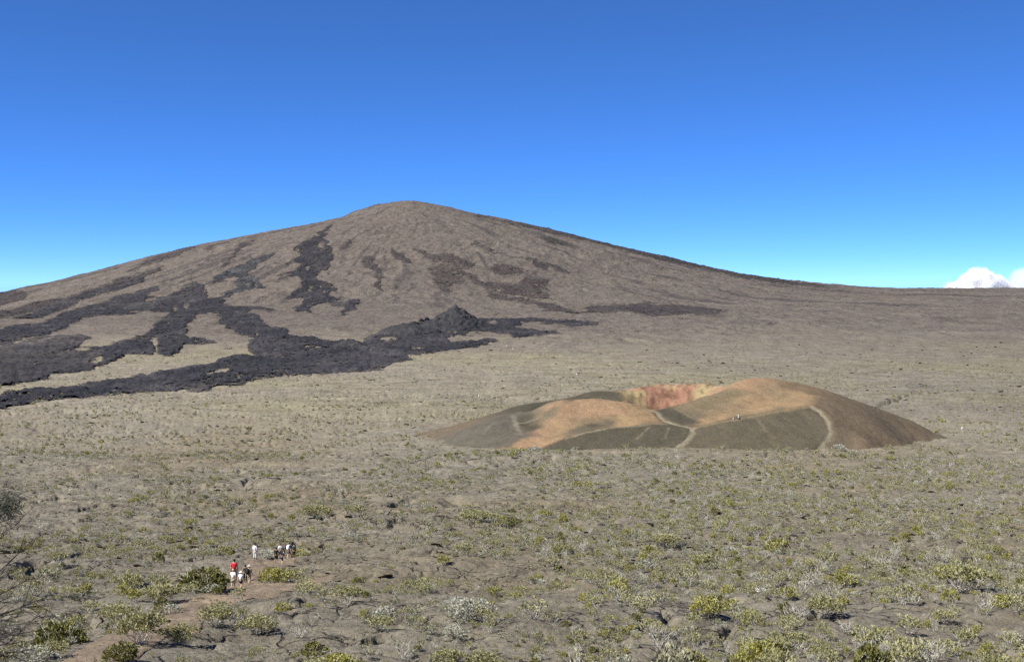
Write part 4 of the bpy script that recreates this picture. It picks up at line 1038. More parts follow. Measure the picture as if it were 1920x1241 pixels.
# shrubs that can be told apart in the photograph: pixel of the foot, width in pixels, height factor, kind, label, short name for neighbours
HERO = [
    (385, 1110, 92, 0.85, 'dark_big', 'large dense dark green bush left of the hiker in red', 'the big dark bush by the hikers'),
    (108, 1200, 92, 1.15, 'dark_big', 'large dark green bush on the left bank of the brown path', 'the dark bush left of the path'),
    (262, 1206, 84, 1.15, 'olive_big', 'tall olive bush on the right bank of the brown path', 'the tall olive bush right of the path'),
    (336, 1200, 66, 0.8, 'olive_big', 'low olive bush just right of the tall one beside the path', 'the low olive bush by the path'),
    (228, 1240, 60, 1.1, 'dark_big', 'dark bush at the bottom edge right of the path', 'the dark bush at the bottom edge'),
    (300, 1128, 66, 0.9, 'olive_big', 'olive bush in front of the black cleft, left of the path', 'the olive bush below the cleft'),
    (212, 1160, 62, 0.8, 'olive_big', 'low spreading olive bush on the bank above the path', 'the spreading bush above the path'),
    (238, 1098, 58, 0.9, 'olive_big', 'olive bush up left of the black cleft', 'the bush left of the cleft'),
    (170, 1143, 36, 1.0, 'olive', 'small round olive shrub above the bend of the path', 'the round shrub above the path'),
    (402, 1168, 62, 0.9, 'olive_big', 'olive bush below the hikers where the path bends', 'the bush below the hikers'),
    (448, 1128, 30, 1.1, 'olive2', 'small open shrub right below the hikers on the path', 'the small shrub below the hikers'),
    (512, 1090, 56, 0.8, 'bright_big', 'yellow-green bush right of the hikers in the front group', 'the yellow-green bush by the hikers'),
    (545, 1086, 48, 0.8, 'olive_big', 'olive bush next to the yellow-green one beside the path', 'the olive bush right of the hikers'),
    (562, 1036, 34, 0.9, 'bright', 'bright shrub right behind the rear group of hikers', 'the shrub behind the rear hikers'),
    (500, 1042, 34, 0.9, 'pale', 'pale dry shrub between the hiker in white and the rear group', 'the pale shrub between the hikers'),
    (480, 1172, 66, 0.8, 'olive_big', 'broad olive bush below the hikers, right of the path', 'the broad bush below the hikers'),
    (60, 1236, 90, 0.7, 'pale_big', 'pale grey shrub mass in the lower left corner', 'the pale shrubs in the left corner'),
    (100, 1230, 60, 0.7, 'olive_big', 'yellowish bush in the lower left corner by the pale shrubs', 'the yellowish corner bush'),
    (596, 968, 52, 0.8, 'olive_big', 'dark olive bush alone left of the middle of the plain', 'the lone bush mid left'),
    (666, 974, 34, 0.9, 'olive', 'round olive shrub right of the lone bush mid left', 'the round shrub mid left'),
    (890, 978, 64, 0.55, 'olive_big', 'wide olive bush beside the dark cleft in mid plain', 'the wide bush in mid plain'),
    (958, 982, 42, 0.65, 'dark_big', 'dark bush at the cleft right of the wide olive bush', 'the dark bush in mid plain'),
    (880, 1160, 88, 1.0, 'pale_big', 'big bleached whitish shrub in the lower middle', 'the big bleached shrub'),
    (862, 1140, 62, 0.8, 'pale_big', 'bleached shrub behind the big whitish one in the lower middle', 'the rear bleached shrub'),
    (838, 1222, 62, 0.9, 'olive_big', 'flat-topped yellow-olive shrub on bare forked stems in the lower middle', 'the flat-topped shrub'),
    (905, 1222, 74, 0.8, 'olive_big', 'wide olive shrub below the bleached one', 'the wide shrub below the bleached one'),
    (832, 1060, 26, 1.0, 'bright', 'small bright yellow-green shrub in the middle of the plain', 'the small bright shrub'),
    (1112, 1244, 64, 0.7, 'bright_big', 'brightest yellow-green bush at the bottom edge', 'the brightest bush'),
    (1420, 1102, 84, 0.6, 'pale_big', 'low spread white shrub right of centre', 'the low white shrub'),
    (1325, 1150, 60, 0.9, 'bright_big', 'yellow-olive bush with grey stems left below the white shrub', 'the yellow-olive bush'),
    (1318, 1068, 52, 0.9, 'olive_big', 'olive bush up left of the low white shrub', 'the olive bush up left'),
    (1425, 1246, 74, 1.0, 'bright_big', 'big yellowish bush at the bottom edge right of centre', 'the big yellowish bush'),
    (1390, 1240, 40, 0.9, 'bright', 'yellow-green bush joined to the left of the big yellowish one', 'the bush left of the yellowish one'),
    (1545, 1140, 66, 0.9, 'olive_big', 'olive bush with a black shadow right of the bare grey shrub', 'the shadowed olive bush'),
    (1492, 1152, 62, 1.0, 'bare_big', 'bare grey branching shrub in the lower right', 'the bare grey shrub'),
    (1590, 1166, 50, 0.7, 'bare_big', 'low twisted bare shrub right below the shadowed bush', 'the twisted bare shrub'),
    (1660, 1174, 42, 0.8, 'olive2', 'small open shrub with black shadow right of the twisted bare one', 'the small open shrub'),
    (1490, 1192, 56, 0.8, 'olive_big', 'low olive bush below the bare grey shrub', 'the low olive bush'),
    (1805, 1112, 80, 1.0, 'olive_big', 'big olive bush with pale stems near the right edge', 'the big bush near the right edge'),
    (1770, 1152, 46, 0.8, 'olive_big', 'olive shrub below the big bush near the right edge', 'the shrub below the right bush'),
    (1885, 1128, 60, 0.7, 'bright_big', 'yellowish bush at the right edge', 'the yellowish bush at the right edge'),
    (1745, 1236, 76, 0.9, 'bare_big', 'grey bare shrub in the lower right corner', 'the bare corner shrub'),
    (1880, 1240, 60, 0.8, 'olive_big', 'olive bush in the lower right corner', 'the olive corner bush'),
    (1650, 1062, 50, 0.9, 'bare_big', 'pale bare shrub right of the middle', 'the pale bare shrub'),
    (1585, 1092, 44, 0.9, 'bright', 'yellow-green shrub left of the pale bare one', 'the yellow-green shrub'),
    (1452, 1032, 44, 0.9, 'bright', 'bright shrub on open ground right of centre', 'the bright shrub right of centre'),
    (1245, 1030, 50, 0.8, 'olive_big', 'olive bush on open ground right of centre', 'the olive bush right of centre'),
    (630, 1236, 84, 0.8, 'bright_big', 'broad yellow-green bush at the bottom edge left of centre', 'the broad bush at the bottom'),
    (655, 1132, 52, 0.8, 'olive_big', 'olive bush left of the lower middle', 'the olive bush lower middle'),
    (560, 1180, 44, 0.8, 'bare_big', 'bare grey shrub left of the lower middle', 'the bare shrub left of middle'),
    (712, 1170, 52, 0.8, 'olive_big', 'olive bush between the lower left and the bleached shrub', 'the bush left of the bleached shrub'),
    (1000, 1160, 50, 0.8, 'olive2', 'open shrub right of the big bleached one', 'the shrub right of the bleached one'),
    (1575, 845, 26, 0.9, 'pale', 'white dry shrub at the right front foot of the cinder cone', 'the white shrub at the cone'),
    (1600, 849, 22, 0.8, 'pale', 'cream shrub right beside the white one at the cone foot', 'the cream shrub at the cone'),
    (960, 862, 18, 1.1, 'bright', 'round yellow-green shrub below the left foot of the cone', 'the round shrub by the cone'),
    (1004, 848, 24, 0.9, 'pale', 'pale dry shrub at the left front foot of the cinder cone', 'the pale shrub at the cone'),
]
SHR = []       # x, y, z, width m, height factor, kind, label, short name
for (px, py, wpx, hf, kind, lab, sh) in HERO:
    x, y, z = on_ground(px, py)
    SHR.append((x[0], y[0], z[0], wpx * y[0] / FPX, hf, kind, lab, sh))

# keep-out: path and hikers
path_pts = [hit([a], [b]) for a, b in [(150, 1241), (220, 1205), (300, 1160), (380, 1130), (440, 1108), (500, 1098), (560, 1090), (490, 1075), (520, 1055)]]
path_pts = np.array([[p[0][0], p[1][0]] for p in path_pts])
def free(x, y):
    d = np.hypot(x[:, None] - path_pts[:, 0], y[:, None] - path_pts[:, 1]).min(1)
    ok = d > 3.0 + 0.8 * np.sin(x * 3)
    k = (x > -45) & (x < 160) & (y > 325) & (y < 475)
    h = np.full(len(x), -5.0)
    if k.any(): h[k] = CONE_Z(x[k], y[k]) - floor_z(x[k], y[k])
    px = CX + FPX * x / y; py = EYE - FPX * floor_z(x, y) / y
    crowd = (px > 424) & (px < 566) & (py > 1040) & (py < 1128)
    return ok & (h < 0.15) & ~crowd

def scatter(n, y0, y1, px0, px1, thr, seed, size, power=1.0, cell=None, clump=1.15):
    """random spots on the plain between two distances, in clumps"""
    g = np.random.default_rng(seed)
    m = n * 8
    t = g.random(m)
    y = y0 * (y1 / y0) ** (t ** power)
    u = (px0 - CX) / FPX + g.random(m) * (px1 - px0) / FPX
    x = u * y
    cl = clump * fbm(x / 24, y / 34, 101, 3) + 0.6 * pn(x / 4, y / 5, 107) + thr(x, y)
    ok = (cl > g.normal(0, 0.14, m)) & free(x, y)
    x, y = x[ok], y[ok]
    if cell:      # plants keep their distance
        _, first = np.unique(np.floor(x / cell).astype(np.int64) * 100003 + np.floor(y / (1.25 * cell)).astype(np.int64), return_index=True)
        first.sort(); x, y = x[first], y[first]
    x, y = x[:n], y[:n]
    s = np.exp(g.normal(math.log(size), 0.34, len(x)))
    return x, y, s, g

def right_bias(x, y):
    px = CX + FPX * x / y
    return -0.19 - 0.04 * sstep(110, 60, y) - 0.10 * sstep(72, 52, y) + 0.33 * sstep(850, 1400, px) * sstep(330, 260, y) + 0.10 * sstep(700, 100, px) * sstep(170, 120, y) - 0.10 * sstep(180, 110, y) * sstep(500, 900, px) * sstep(1300, 1000, px)
x, y, s, g = scatter(5600, 44, 335, -140, 2060, right_bias, 5, 0.74, 0.50, 1.75, 0.9)
z = ground_z(x, y)
kinds_p = ['olive', 'olive2', 'bright', 'dark', 'pale', 'sage', 'bare']
kk = g.choice(7, len(x), p=[0.27, 0.20, 0.11, 0.02, 0.09, 0.18, 0.13])
for i in range(len(x)):
    SHR.append((x[i], y[i], z[i], float(min(s[i], 1.5)), float(g.uniform(0.8, 1.35)), kinds_p[kk[i]], None, None))

def app_size(r): return r[3] / r[1]
order = sorted(range(len(HERO), len(SHR)), key=lambda i: -app_size(SHR[i]))
inview = []
for i in order:
    r = SHR[i]
    px, py = pix(r[0], r[1], r[2])
    if -5 < px < 1925 and py < 1236: inview.append(i)
solo = set(inview[:235])
COLS = {0: 'shrubs'}
SHORT = {'olive': 'olive shrub', 'olive2': 'open olive shrub', 'bright': 'yellow-green shrub', 'dark': 'dark green shrub', 'pale': 'bleached shrub', 'sage': 'grey-green shrub', 'bare': 'bare grey shrub'}
marks = [(pix(r[0], r[1], r[2]), r[7]) for r in SHR[:len(HERO)]]
ORD = ['nearest', 'second', 'third', 'fourth', 'fifth', 'sixth', 'seventh', 'eighth']
want = {}
for i in solo:
    r = SHR[i]; px, py = pix(r[0], r[1], r[2])
    d, (mx, my), nm = min((math.hypot(a - px, 1.6 * (b - py)), (a, b), n) for (a, b), n in marks)
    dx, dy = px - mx, 1.6 * (py - my)
    side_ = ('right of' if dx > 0 else 'left of') if abs(dx) > abs(dy) else ('below' if dy > 0 else 'above')
    want.setdefault((r[5], side_, nm), []).append((d, i))
LAB = {}
for (kd, sd, nm), lst in want.items():
    lst.sort()
    for q, (d, i) in enumerate(lst):
        o_ = ORD[min(q, 7)]
        LAB[i] = f"{o_} {SHORT[kd]} {sd} {nm}" if q == 0 else f"{o_} nearest {SHORT[kd]} {sd} {nm}"

rnd = random.Random(55)
for i, r in enumerate(SHR):
    if i >= len(HERO) and i not in solo: continue
    kind = r[5]
    v = rnd.randint(0, 1)
    sm, fm, _, _ = PROTO[(kind, v)]
    nat = NATIVE.get(kind, 1.0)
    root = empty('heath_shrub', (r[0], r[1], r[2]), rnd.random() * 6.28)
    s_ = r[3] / nat
    root.scale = (s_, s_, s_ * r[4])
    link('stems', sm, root); link('foliage', fm, root)
    tag(root, r[6] or LAB[i], 'shrub', 'heath shrubs on the lava')

# ------------------------------------------------------------------ the uncounted rest of the heath: instances on points
src = bpy.data.collections.new('heath_sources')
for si, kn in enumerate(kinds_p):
    for v in range(2):
        st, fo = PROTO[(kn, v)][2], PROTO[(kn, v)][3]
        mb = MB(); mb.v, mb.f, mb.t, mb.m = list(st.v), list(st.f), list(st.t), [0] * len(st.f)
        o_ = len(mb.v); mb.v += fo.v; mb.t += fo.t; mb.f += [tuple(q + o_ for q in f) for f in fo.f]; mb.m += [1] * len(fo.f)
        me = mb.mesh('heath', [M['stem'], [k[2] for k in KINDS if k[0] == kn] and M[[k[2] for k in KINDS if k[0] == kn][0]]], False)
        src.objects.link(bpy.data.objects.new(f'heath_{si:02d}_{v}', me))
# small far tussocks: a handful of leaves only
for ti, mat in enumerate(('leaf_olive', 'leaf_bright', 'leaf_sage', 'leaf_pale')):
    _, fo = shrub_parts(700 + ti, 1.0, 0.55, 12, 5, dense=0.7, stemn=2, crown=(0.0, 1.0), leaf_len=0.30, lw=0.12)
    src.objects.link(bpy.data.objects.new(f'heath_{20 + ti:02d}_0', fo.mesh('tussock', M[mat], False)))

def scatter_nodes(src):
    ng = bpy.data.node_groups.new('plant_scatter', 'GeometryNodeTree')
    ng.interface.new_socket('Geometry', in_out='INPUT', socket_type='NodeSocketGeometry')
    ng.interface.new_socket('Geometry', in_out='OUTPUT', socket_type='NodeSocketGeometry')
    N, Lk = ng.nodes, ng.links
    gi = N.new('NodeGroupInput'); go = N.new('NodeGroupOutput')
    ci = N.new('GeometryNodeCollectionInfo'); ci.inputs['Collection'].default_value = src
    ci.inputs['Separate Children'].default_value = True; ci.inputs['Reset Children'].default_value = True
    ip = N.new('GeometryNodeInstanceOnPoints'); ip.inputs['Pick Instance'].default_value = True
    def na(nm, ty):
        q = N.new('GeometryNodeInputNamedAttribute'); q.data_type = ty; q.inputs['Name'].default_value = nm
        return q.outputs['Attribute']
    Lk.new(gi.outputs[0], ip.inputs['Points']); Lk.new(ci.outputs[0], ip.inputs['Instance'])
    Lk.new(na('pick', 'INT'), ip.inputs['Instance Index'])
    Lk.new(na('turn', 'FLOAT_VECTOR'), ip.inputs['Rotation']); Lk.new(na('size', 'FLOAT_VECTOR'), ip.inputs['Scale'])
    Lk.new(ip.outputs[0], go.inputs[0])
    return ng
SCN = scatter_nodes(src)
def stuff(name, pts, pick_, size, label, nodes=None, spin=6.28):
    pts = np.asarray(pts, np.float32)
    me = bpy.data.meshes.new(name)
    me.vertices.add(len(pts)); me.vertices.foreach_set('co', pts.ravel())
    g_ = np.random.default_rng(len(pts))
    a = me.attributes.new('pick', 'INT', 'POINT'); a.data.foreach_set('value', np.asarray(pick_, np.int32))
    t_ = np.stack([g_.normal(0, 0.06, len(pts)), g_.normal(0, 0.06, len(pts)), (g_.random(len(pts)) - 0.5) * spin], -1).astype(np.float32)
    a = me.attributes.new('turn', 'FLOAT_VECTOR', 'POINT'); a.data.foreach_set('vector', t_.ravel())
    sz = np.stack([size, size, size * g_.uniform(0.9, 1.5, len(pts))], -1).astype(np.float32)
    a = me.attributes.new('size', 'FLOAT_VECTOR', 'POINT'); a.data.foreach_set('vector', sz.ravel())
    me.update()
    o = link(name, me)
    md = o.modifiers.new('scatter', 'NODES'); md.node_group = nodes or SCN
    return tag(o, label, kind='stuff')
rest = [i for i in range(len(HERO), len(SHR)) if i not in solo]
A = np.array([[SHR[i][0], SHR[i][1], SHR[i][2], SHR[i][3]] for i in rest])
pk = np.array([2 * kinds_p.index(SHR[i][5]) + (i & 1) for i in rest])
stuff('low_heath', A[:, :3], pk, A[:, 3], 'low heath of small olive and grey shrubs covering the foreground lava')
# broken plates of lava crust, their front edges lifted clear of the ground
crust = bpy.data.collections.new('crust_sources')
for k in range(5):
    rd = random.Random(300 + k)
    n = 11
    top, bot = [], []
    for i in range(n):
        a = 6.2832 * i / n
        r_ = 1 + rd.uniform(-0.28, 0.28)
        x_, y_ = 0.5 * r_ * math.cos(a), 0.32 * r_ * math.sin(a)
        lift = 0.13 - 0.45 * (y_ + 0.16) + rd.gauss(0, 0.012)
        top.append((x_, y_, lift)); bot.append((x_ * 0.97, y_ + 0.05, lift - 0.055))
    mb = MB()
    c_ = (0, 0, 0.12)
    mb.add(top + [c_], [(i, (i + 1) % n, n) for i in range(n)])
    mb.add(top + bot, [(i, n + i, n + (i + 1) % n, (i + 1) % n) for i in range(n)])
    mb.add(bot, [tuple(range(n - 1, -1, -1))])
    crust.objects.link(bpy.data.objects.new(f'crust_{k}', mb.mesh('crust', M['ground'], False)))
# very small growth between the shrubs
x, y, s, g = scatter(11000, 44, 335, -160, 2080, lambda a, b: 0.06 + 0.6 * right_bias(a, b), 6, 0.31, 0.6, 0.6, 0.9)
z = ground_z(x, y)
stuff('ground_cover', np.stack([x, y, z], -1), g.choice(14, len(x), p=np.array([.12, .12, .09, .09, .03, .03, .02, .02, .06, .06, .11, .11, .07, .07])), np.minimum(s, 0.5), 'tiny heath seedlings scattered over the foreground lava')
CRN = scatter_nodes(crust)
x, y, s, g = scatter(2300, 95, 1300, -160, 2080, lambda a, b: 0.10, 16, 1.0, 0.85)
s = np.clip(s, 0.4, 2.0) * (0.75 + 0.95 * sstep(120, 900, y))
stuff('broken_crust', np.stack([x, y, ground_z(x, y) - 0.05 * s], -1), g.choice(5, len(x)), s, 'lifted plates of broken lava crust strewn over the plain', CRN, 1.6)
# far plain
x, y, s, g = scatter(5500, 325, 1150, -160, 2080, lambda a, b: -0.02 - 0.10 * sstep(700, 1100, b), 8, 0.55, 1.0)
z = ground_z(x, y)
stuff('far_heath', np.stack([x, y, z], -1), 14 + g.choice(4, len(x), p=[0.45, 0.12, 0.38, 0.05]), s, 'dots of heath on the farther lava plain')

# ------------------------------------------------------------------ dark bare bush at the left edge, close to the viewpoint
def twig_bush():
    rd = random.Random(21)
    root_y = 7.4
    bx = (-330 - CX) / FPX * root_y
    bz = float(ground_z(bx, root_y)[0])
    root = empty('bare_bush', (bx, root_y, bz))
    wood, fine, leaf = MB(), MB(), MB()
    O = Vector((bx, root_y, bz))
    def loc(px, py, dy): return Vector(P(px, py, root_y + dy)) - O
    def sub(a, d, L, r, depth, up):
        pts = [a]; p = a.copy()
        n = 5
        for i in range(n):
            d = (d + Vector((rd.gauss(0, 0.13), rd.gauss(0, 0.13), rd.gauss(0, 0.12) + up))).normalized()
            p = p + d * L / n; pts.append(p.copy())
        (wood if depth == 0 else fine).tube(pts, [r * (1 - 0.75 * i / n) for i in range(n + 1)], 4, 0.5)
        if depth < 2:
            for k in range(5 if depth == 0 else 3):
                s = rd.randint(1, n)
                dd = (d + Vector((rd.uniform(0.0, 0.8), rd.gauss(0, 0.4), rd.choice((-1, 1)) * rd.uniform(0.35, 0.9)))).normalized()
                sub(pts[s], dd, L * rd.uniform(0.35, 0.6), r * 0.45, depth + 1, up * 0.5)
    # limbs reach in from the left; each ends inside the picture
    ends = [(62, 1012, 0.1, 0.020), (40, 975, -0.2, 0.014), (104, 1112, 0.2, 0.018), (84, 1124, -0.2, 0.014), (70, 1076, 0.3, 0.014), (88, 1178, 0.0, 0.018), (60, 1200, 0.3, 0.014), (52, 1150, -0.3, 0.016), (36, 1228, 0.1, 0.016), (24, 1062, 0.25, 0.014), (70, 1215, -0.2, 0.014), (48, 1182, 0.25, 0.013), (95, 1160, -0.1, 0.013), (20, 1120, 0.1, 0.013)]
    base = Vector((0, 0, 0))
    crotch = loc(-250, 1200, 0.0)
    wood.tube([base + Vector((0, 0, -0.25)), (base + crotch) * 0.5 + Vector((0.05, 0, 0)), crotch], [0.06, 0.05, 0.042], 7, 0.5)
    for (px, py, dy, r) in ends:
        e = loc(px, py, dy)
        a = crotch + Vector((0, 0, rd.uniform(-0.1, 0.15)))
        m1 = a.lerp(e, 0.35) + Vector((0, 0, -0.05 + rd.gauss(0, 0.03))); m2 = a.lerp(e, 0.7) + Vector((0, 0, -0.05 + rd.gauss(0, 0.02)))
        pts = [a, a.lerp(m1, 0.5), m1, m1.lerp(m2, 0.5), m2, m2.lerp(e, 0.5), e]
        r *= 0.62
        wood.tube(pts, [r, r * 0.85, r * 0.7, r * 0.55, r * 0.42, r * 0.3, r * 0.12], 5, 0.5)
        for k in range(11):
            q = pts[3].lerp(pts[4], rd.random()) if k % 2 else pts[4].lerp(pts[6], rd.random() * 0.9)
            d = ((e - m2).normalized() + Vector((0, rd.gauss(0, 0.4), rd.choice((-1, 1)) * rd.uniform(0.2, 0.75)))).normalized()
            sub(q, d, rd.uniform(0.08, 0.22), r * 0.28, 1, 0.03)
    # needle clump high up at the edge
    for k in range(900):
        a = rd.random() * 6.28
        c = loc(8 + rd.gauss(0, 17), 950 + rd.gauss(0, 18), rd.gauss(0, 0.12))
        if pix(*(c + O))[0] > 46: continue
        d = Vector((rd.uniform(0.1, 1), rd.gauss(0, 0.5), rd.gauss(0.1, 0.45))).normalized()
        s = d.orthogonal().normalized() * 0.0022
        L = rd.uniform(0.02, 0.05)
        leaf.add([c - s, c + d * L, c + s], [(0, 1, 2)], rd.random())
    for (px, py) in [(30, 930), (38, 948), (34, 968), (20, 920), (12, 985)]:
        e = loc(px, py, rd.gauss(0, 0.1)); a = loc(-60, 985, 0)
        fine.tube([a, a.lerp(e, 0.5) + Vector((0, 0, -0.02)), e], [0.006, 0.004, 0.0015], 4, 0.5)
    link('branches', wood.mesh('branches', M['stem_dark']), root)
    link('twigs', fine.mesh('twigs', M['stem_dark']), root)
    link('foliage', leaf.mesh('foliage', M['needle_dark'], False), root)
    return tag(root, 'dark bare twiggy bush reaching in at the left edge', 'bush')
twig_bush()

# ------------------------------------------------------------------ hikers
def skin_mesh(name, verts, edges, rad, mat, levels=2):
    me = bpy.data.meshes.new(name); me.from_pydata(verts, edges, [])
    o = bpy.data.objects.new(name, me); col.objects.link(o)
    md = o.modifiers.new('skin', 'SKIN'); md.use_smooth_shade = True
    if not me.skin_vertices: return me
    for i, r in enumerate(rad):
        me.skin_vertices[0].data[i].radius = (r, r) if not isinstance(r, tuple) else r
        me.skin_vertices[0].data[i].use_root = (i == 0)
    ss = o.modifiers.new('sub', 'SUBSURF'); ss.levels = levels; ss.render_levels = levels
    dg = bpy.context.evaluated_depsgraph_get(); dg.update()
    out = bpy.data.meshes.new_from_object(o.evaluated_get(dg))
    bpy.data.objects.remove(o); bpy.data.meshes.remove(me)
    out.name = name
    out.materials.clear(); out.materials.append(mat)
    return out

def join_mb(me, mb):
    bm = bmesh.new(); bm.from_mesh(me)
    vs_ = [bm.verts.new(v) for v in mb.v]
    for f in mb.f:
        try: bm.faces.new([vs_[i] for i in f]).smooth = True
        except ValueError: pass
    bm.to_mesh(me); bm.free()

POSE = {  # (knee, ankle) for left and right, elbow and wrist for left and right, bend of the trunk
    'stand': dict(kl=(-.10, .03, .50), al=(-.11, -.01, .09), kr=(.10, .02, .50), ar=(.12, .0, .09), el=(-.25, -.03, 1.13), wl=(-.26, .06, .89), er=(.25, -.03, 1.13), wr=(.25, .08, .89), lean=0.0),
    'walk': dict(kl=(-.09, .17, .52), al=(-.09, .22, .10), kr=(.10, .00, .50), ar=(.10, -.24, .14), el=(-.24, -.10, 1.13), wl=(-.25, -.14, .90), er=(.24, .06, 1.14), wr=(.24, .20, .95), lean=0.05),
    'step': dict(kl=(-.09, .0, .50), al=(-.10, -.18, .12), kr=(.10, .15, .52), ar=(.10, .16, .09), el=(-.24, .05, 1.13), wl=(-.24, .18, .94), er=(.25, -.10, 1.14), wr=(.26, -.12, .92), lean=0.06),
    'bend': dict(kl=(-.11, .12, .50), al=(-.11, -.02, .09), kr=(.11, .14, .50), ar=(.13, .02, .09), el=(-.24, .32, 1.02), wl=(-.20, .44, .82), er=(.24, .32, 1.02), wr=(.20, .46, .82), lean=0.42),
    'sit': dict(kl=(-.13, .40, .60), al=(-.14, .52, .18), kr=(.13, .42, .58), ar=(.14, .56, .16), el=(-.26, .10, .70), wl=(-.20, .30, .60), er=(.26, .10, .70), wr=(.20, .32, .60), lean=0.10, drop=0.72),
}
def person_mat(key, c):
    if key not in M: M[key] = mat_plain_col(key, c, 0.85, 0.12, 14)
    return M[key]
SKIN = {'light': (0.52, 0.33, 0.24), 'tan': (0.36, 0.21, 0.14)}

def build_person(pose, top, top_c, bottom, bottom_c, hair_c, skin='light', hat=None, pack=None, sleeve='short', levels=2):
    p = POSE[pose]
    dz = p.get('drop', 0.0); ln = p['lean']
    def T(x, y, z):                       # trunk point, leaned forward about the hips
        h = z - 0.95
        return Vector((x, y + h * math.sin(ln), 0.95 + h * math.cos(ln) - dz))
    sk = person_mat('skin ' + skin, SKIN[skin])
    V, E, Rd = [], [], []
    def add(v, r, par=None):
        V.append(tuple(v)); Rd.append(r)
        if par is not None: E.append((par, len(V) - 1))
        return len(V) - 1
    pel = add(T(0, 0, .95), .135); sp = add(T(0, -.01, 1.14), .125, pel); ch = add(T(0, 0, 1.33), .14, sp)
    nk = add(T(0, 0, 1.49), .055, ch); h0 = add(T(0, .01, 1.555), .070, nk); h1 = add(T(0, .02, 1.64), .098, h0); add(T(0, .01, 1.715), .078, h1)
    arms = []
    for sx, e, w in ((-1, 'el', 'wl'), (1, 'er', 'wr')):
        s0 = add(T(sx * .17, 0, 1.41), .062, ch)
        if pose == 'sit': ev, wv = Vector(p[e]) - Vector((0, 0, 0.2)), Vector(p[w]) - Vector((0, 0, 0.2))
        else: ev, wv = Vector(p[e]), Vector(p[w])
        e0 = add(ev, .043, s0); w0 = add(wv, .028, e0)
        d = (wv - ev).normalized()
        pm = add(wv + d * 0.07, .034, w0)
        arms.append((ev, wv, d))
    legs = []
    for sx, kk_, aa in ((-1, 'kl', 'al'), (1, 'kr', 'ar')):
        kv, av = Vector(p[kk_]), Vector(p[aa])
        if pose == 'sit': kv, av = kv - Vector((0, 0, .22)), av - Vector((0, 0, .10))
        hp = add(Vector((sx * .085, 0, .89 - dz)), .095, pel)
        k0 = add(kv, .060, hp); c0 = add(kv.lerp(av, .35) + Vector((0, -.02, 0)), .058, k0); a0 = add(av, .040, c0)
        toe = av + Vector((0, .15, -.05)); add(toe, .036, a0)
        legs.append((kv, av, toe))
    body = skin_mesh('body', V, E, Rd, sk, levels)
    ex = MB()
    for (ev, wv, d) in arms:              # five fingers each
        sd = d.orthogonal().normalized(); s2 = d.cross(sd)
        for q, (off, L) in enumerate(((-.028, .065), (-.010, .078), (.009, .073), (.026, .058))):
            b0 = wv + d * .085 + sd * off
            ex.tube([b0, b0 + d * L * .55 + s2 * .006, b0 + d * L + s2 * .022], [.0095, .0085, .006], 5)
        b0 = wv + d * .035 + sd * -.030
        ex.tube([b0, b0 + d * .03 - sd * .025, b0 + d * .06 - sd * .030], [.011, .010, .007], 5)
    hc = T(0, .02, 1.63)
    ex.tube([hc + Vector((0, .085, .015)), hc + Vector((0, .115, -.018)), hc + Vector((0, .095, -.03))], [.010, .017, .012], 5)
    for sx in (-1, 1): ex.ball(hc + Vector((sx * .098, -.005, -.005)), (.014, .028, .034), 6, 4)
    join_mb(body, ex)
    parts = [('body', body)]
    ey = MB()
    for sx in (-1, 1): ey.ball(hc + Vector((sx * .035, .092, .005)), (.013, .008, .009), 6, 4)
    parts.append(('eyes', ey.mesh('eyes', person_mat('dark eyes', (0.02, 0.015, 0.012)))))
    mo = MB(); mo.tube([hc + Vector((-.026, .086, -.055)), hc + Vector((0, .094, -.058)), hc + Vector((.026, .086, -.055))], [.004, .008, .004], 5)
    parts.append(('mouth', mo.mesh('mouth', person_mat('lips', (0.33, 0.14, 0.11)))))
    # top
    V, E, Rd = [], [], []
    pel = add(T(0, 0, .93), .158); sp = add(T(0, -.01, 1.14), .150, pel); ch = add(T(0, 0, 1.33), .162, sp); add(T(0, 0, 1.455), .085, ch)
    for sx, (ev, wv, d) in zip((-1, 1), arms):
        s0 = add(T(sx * .175, 0, 1.41), .085, ch)
        if sleeve == 'short': add(Vector(T(sx * .175, 0, 1.41)).lerp(ev, .75), .074, s0)
        else:
            e0 = add(ev, .060, s0); add(ev.lerp(wv, .95), .044, e0)
    parts.append((top, skin_mesh(top, V, E, Rd, person_mat(f'{top} {top_c}', top_c), levels)))
    # bottom
    V, E, Rd = [], [], []
    pel = add(T(0, 0, .97), .150)
    for sx, (kv, av, toe) in zip((-1, 1), legs):
        h0 = Vector((sx * .088, 0, .88 - dz))
        h = add(h0, .118, pel)
        if bottom == 'shorts': add(h0.lerp(kv, .85), .094, h)
        else:
            k = add(kv, .082, h); add(kv.lerp(av, .93), .062, k)
    parts.append((bottom, skin_mesh(bottom, V, E, Rd, person_mat(f'{bottom} {bottom_c}', bottom_c), levels)))
    for (kv, av, toe) in legs:
        sh = MB(); m = av.lerp(toe, .5) + Vector((0, -.02, -.025))
        sh.ball(m, (.055, .145, .055), 8, 6, fn=lambda q: Vector((q.x, q.y, max(q.z, -.75))))
        parts.append(('shoe', sh.mesh('shoe', person_mat('hiking shoes', (0.05, 0.045, 0.04)))))
    ha = MB()
    def hfn(q):
        k = 1.0
        if q.y > 0.25 and q.z < 0.45: k = 0.72
        if q.z < -0.35: k = min(k, 0.8)
        return q * k
    ha.ball(hc + Vector((0, -.008, .025)), (.112, .122, .118), 12, 9, fn=hfn)
    parts.append(('hair', ha.mesh('hair', person_mat(f'hair {hair_c}', hair_c))))
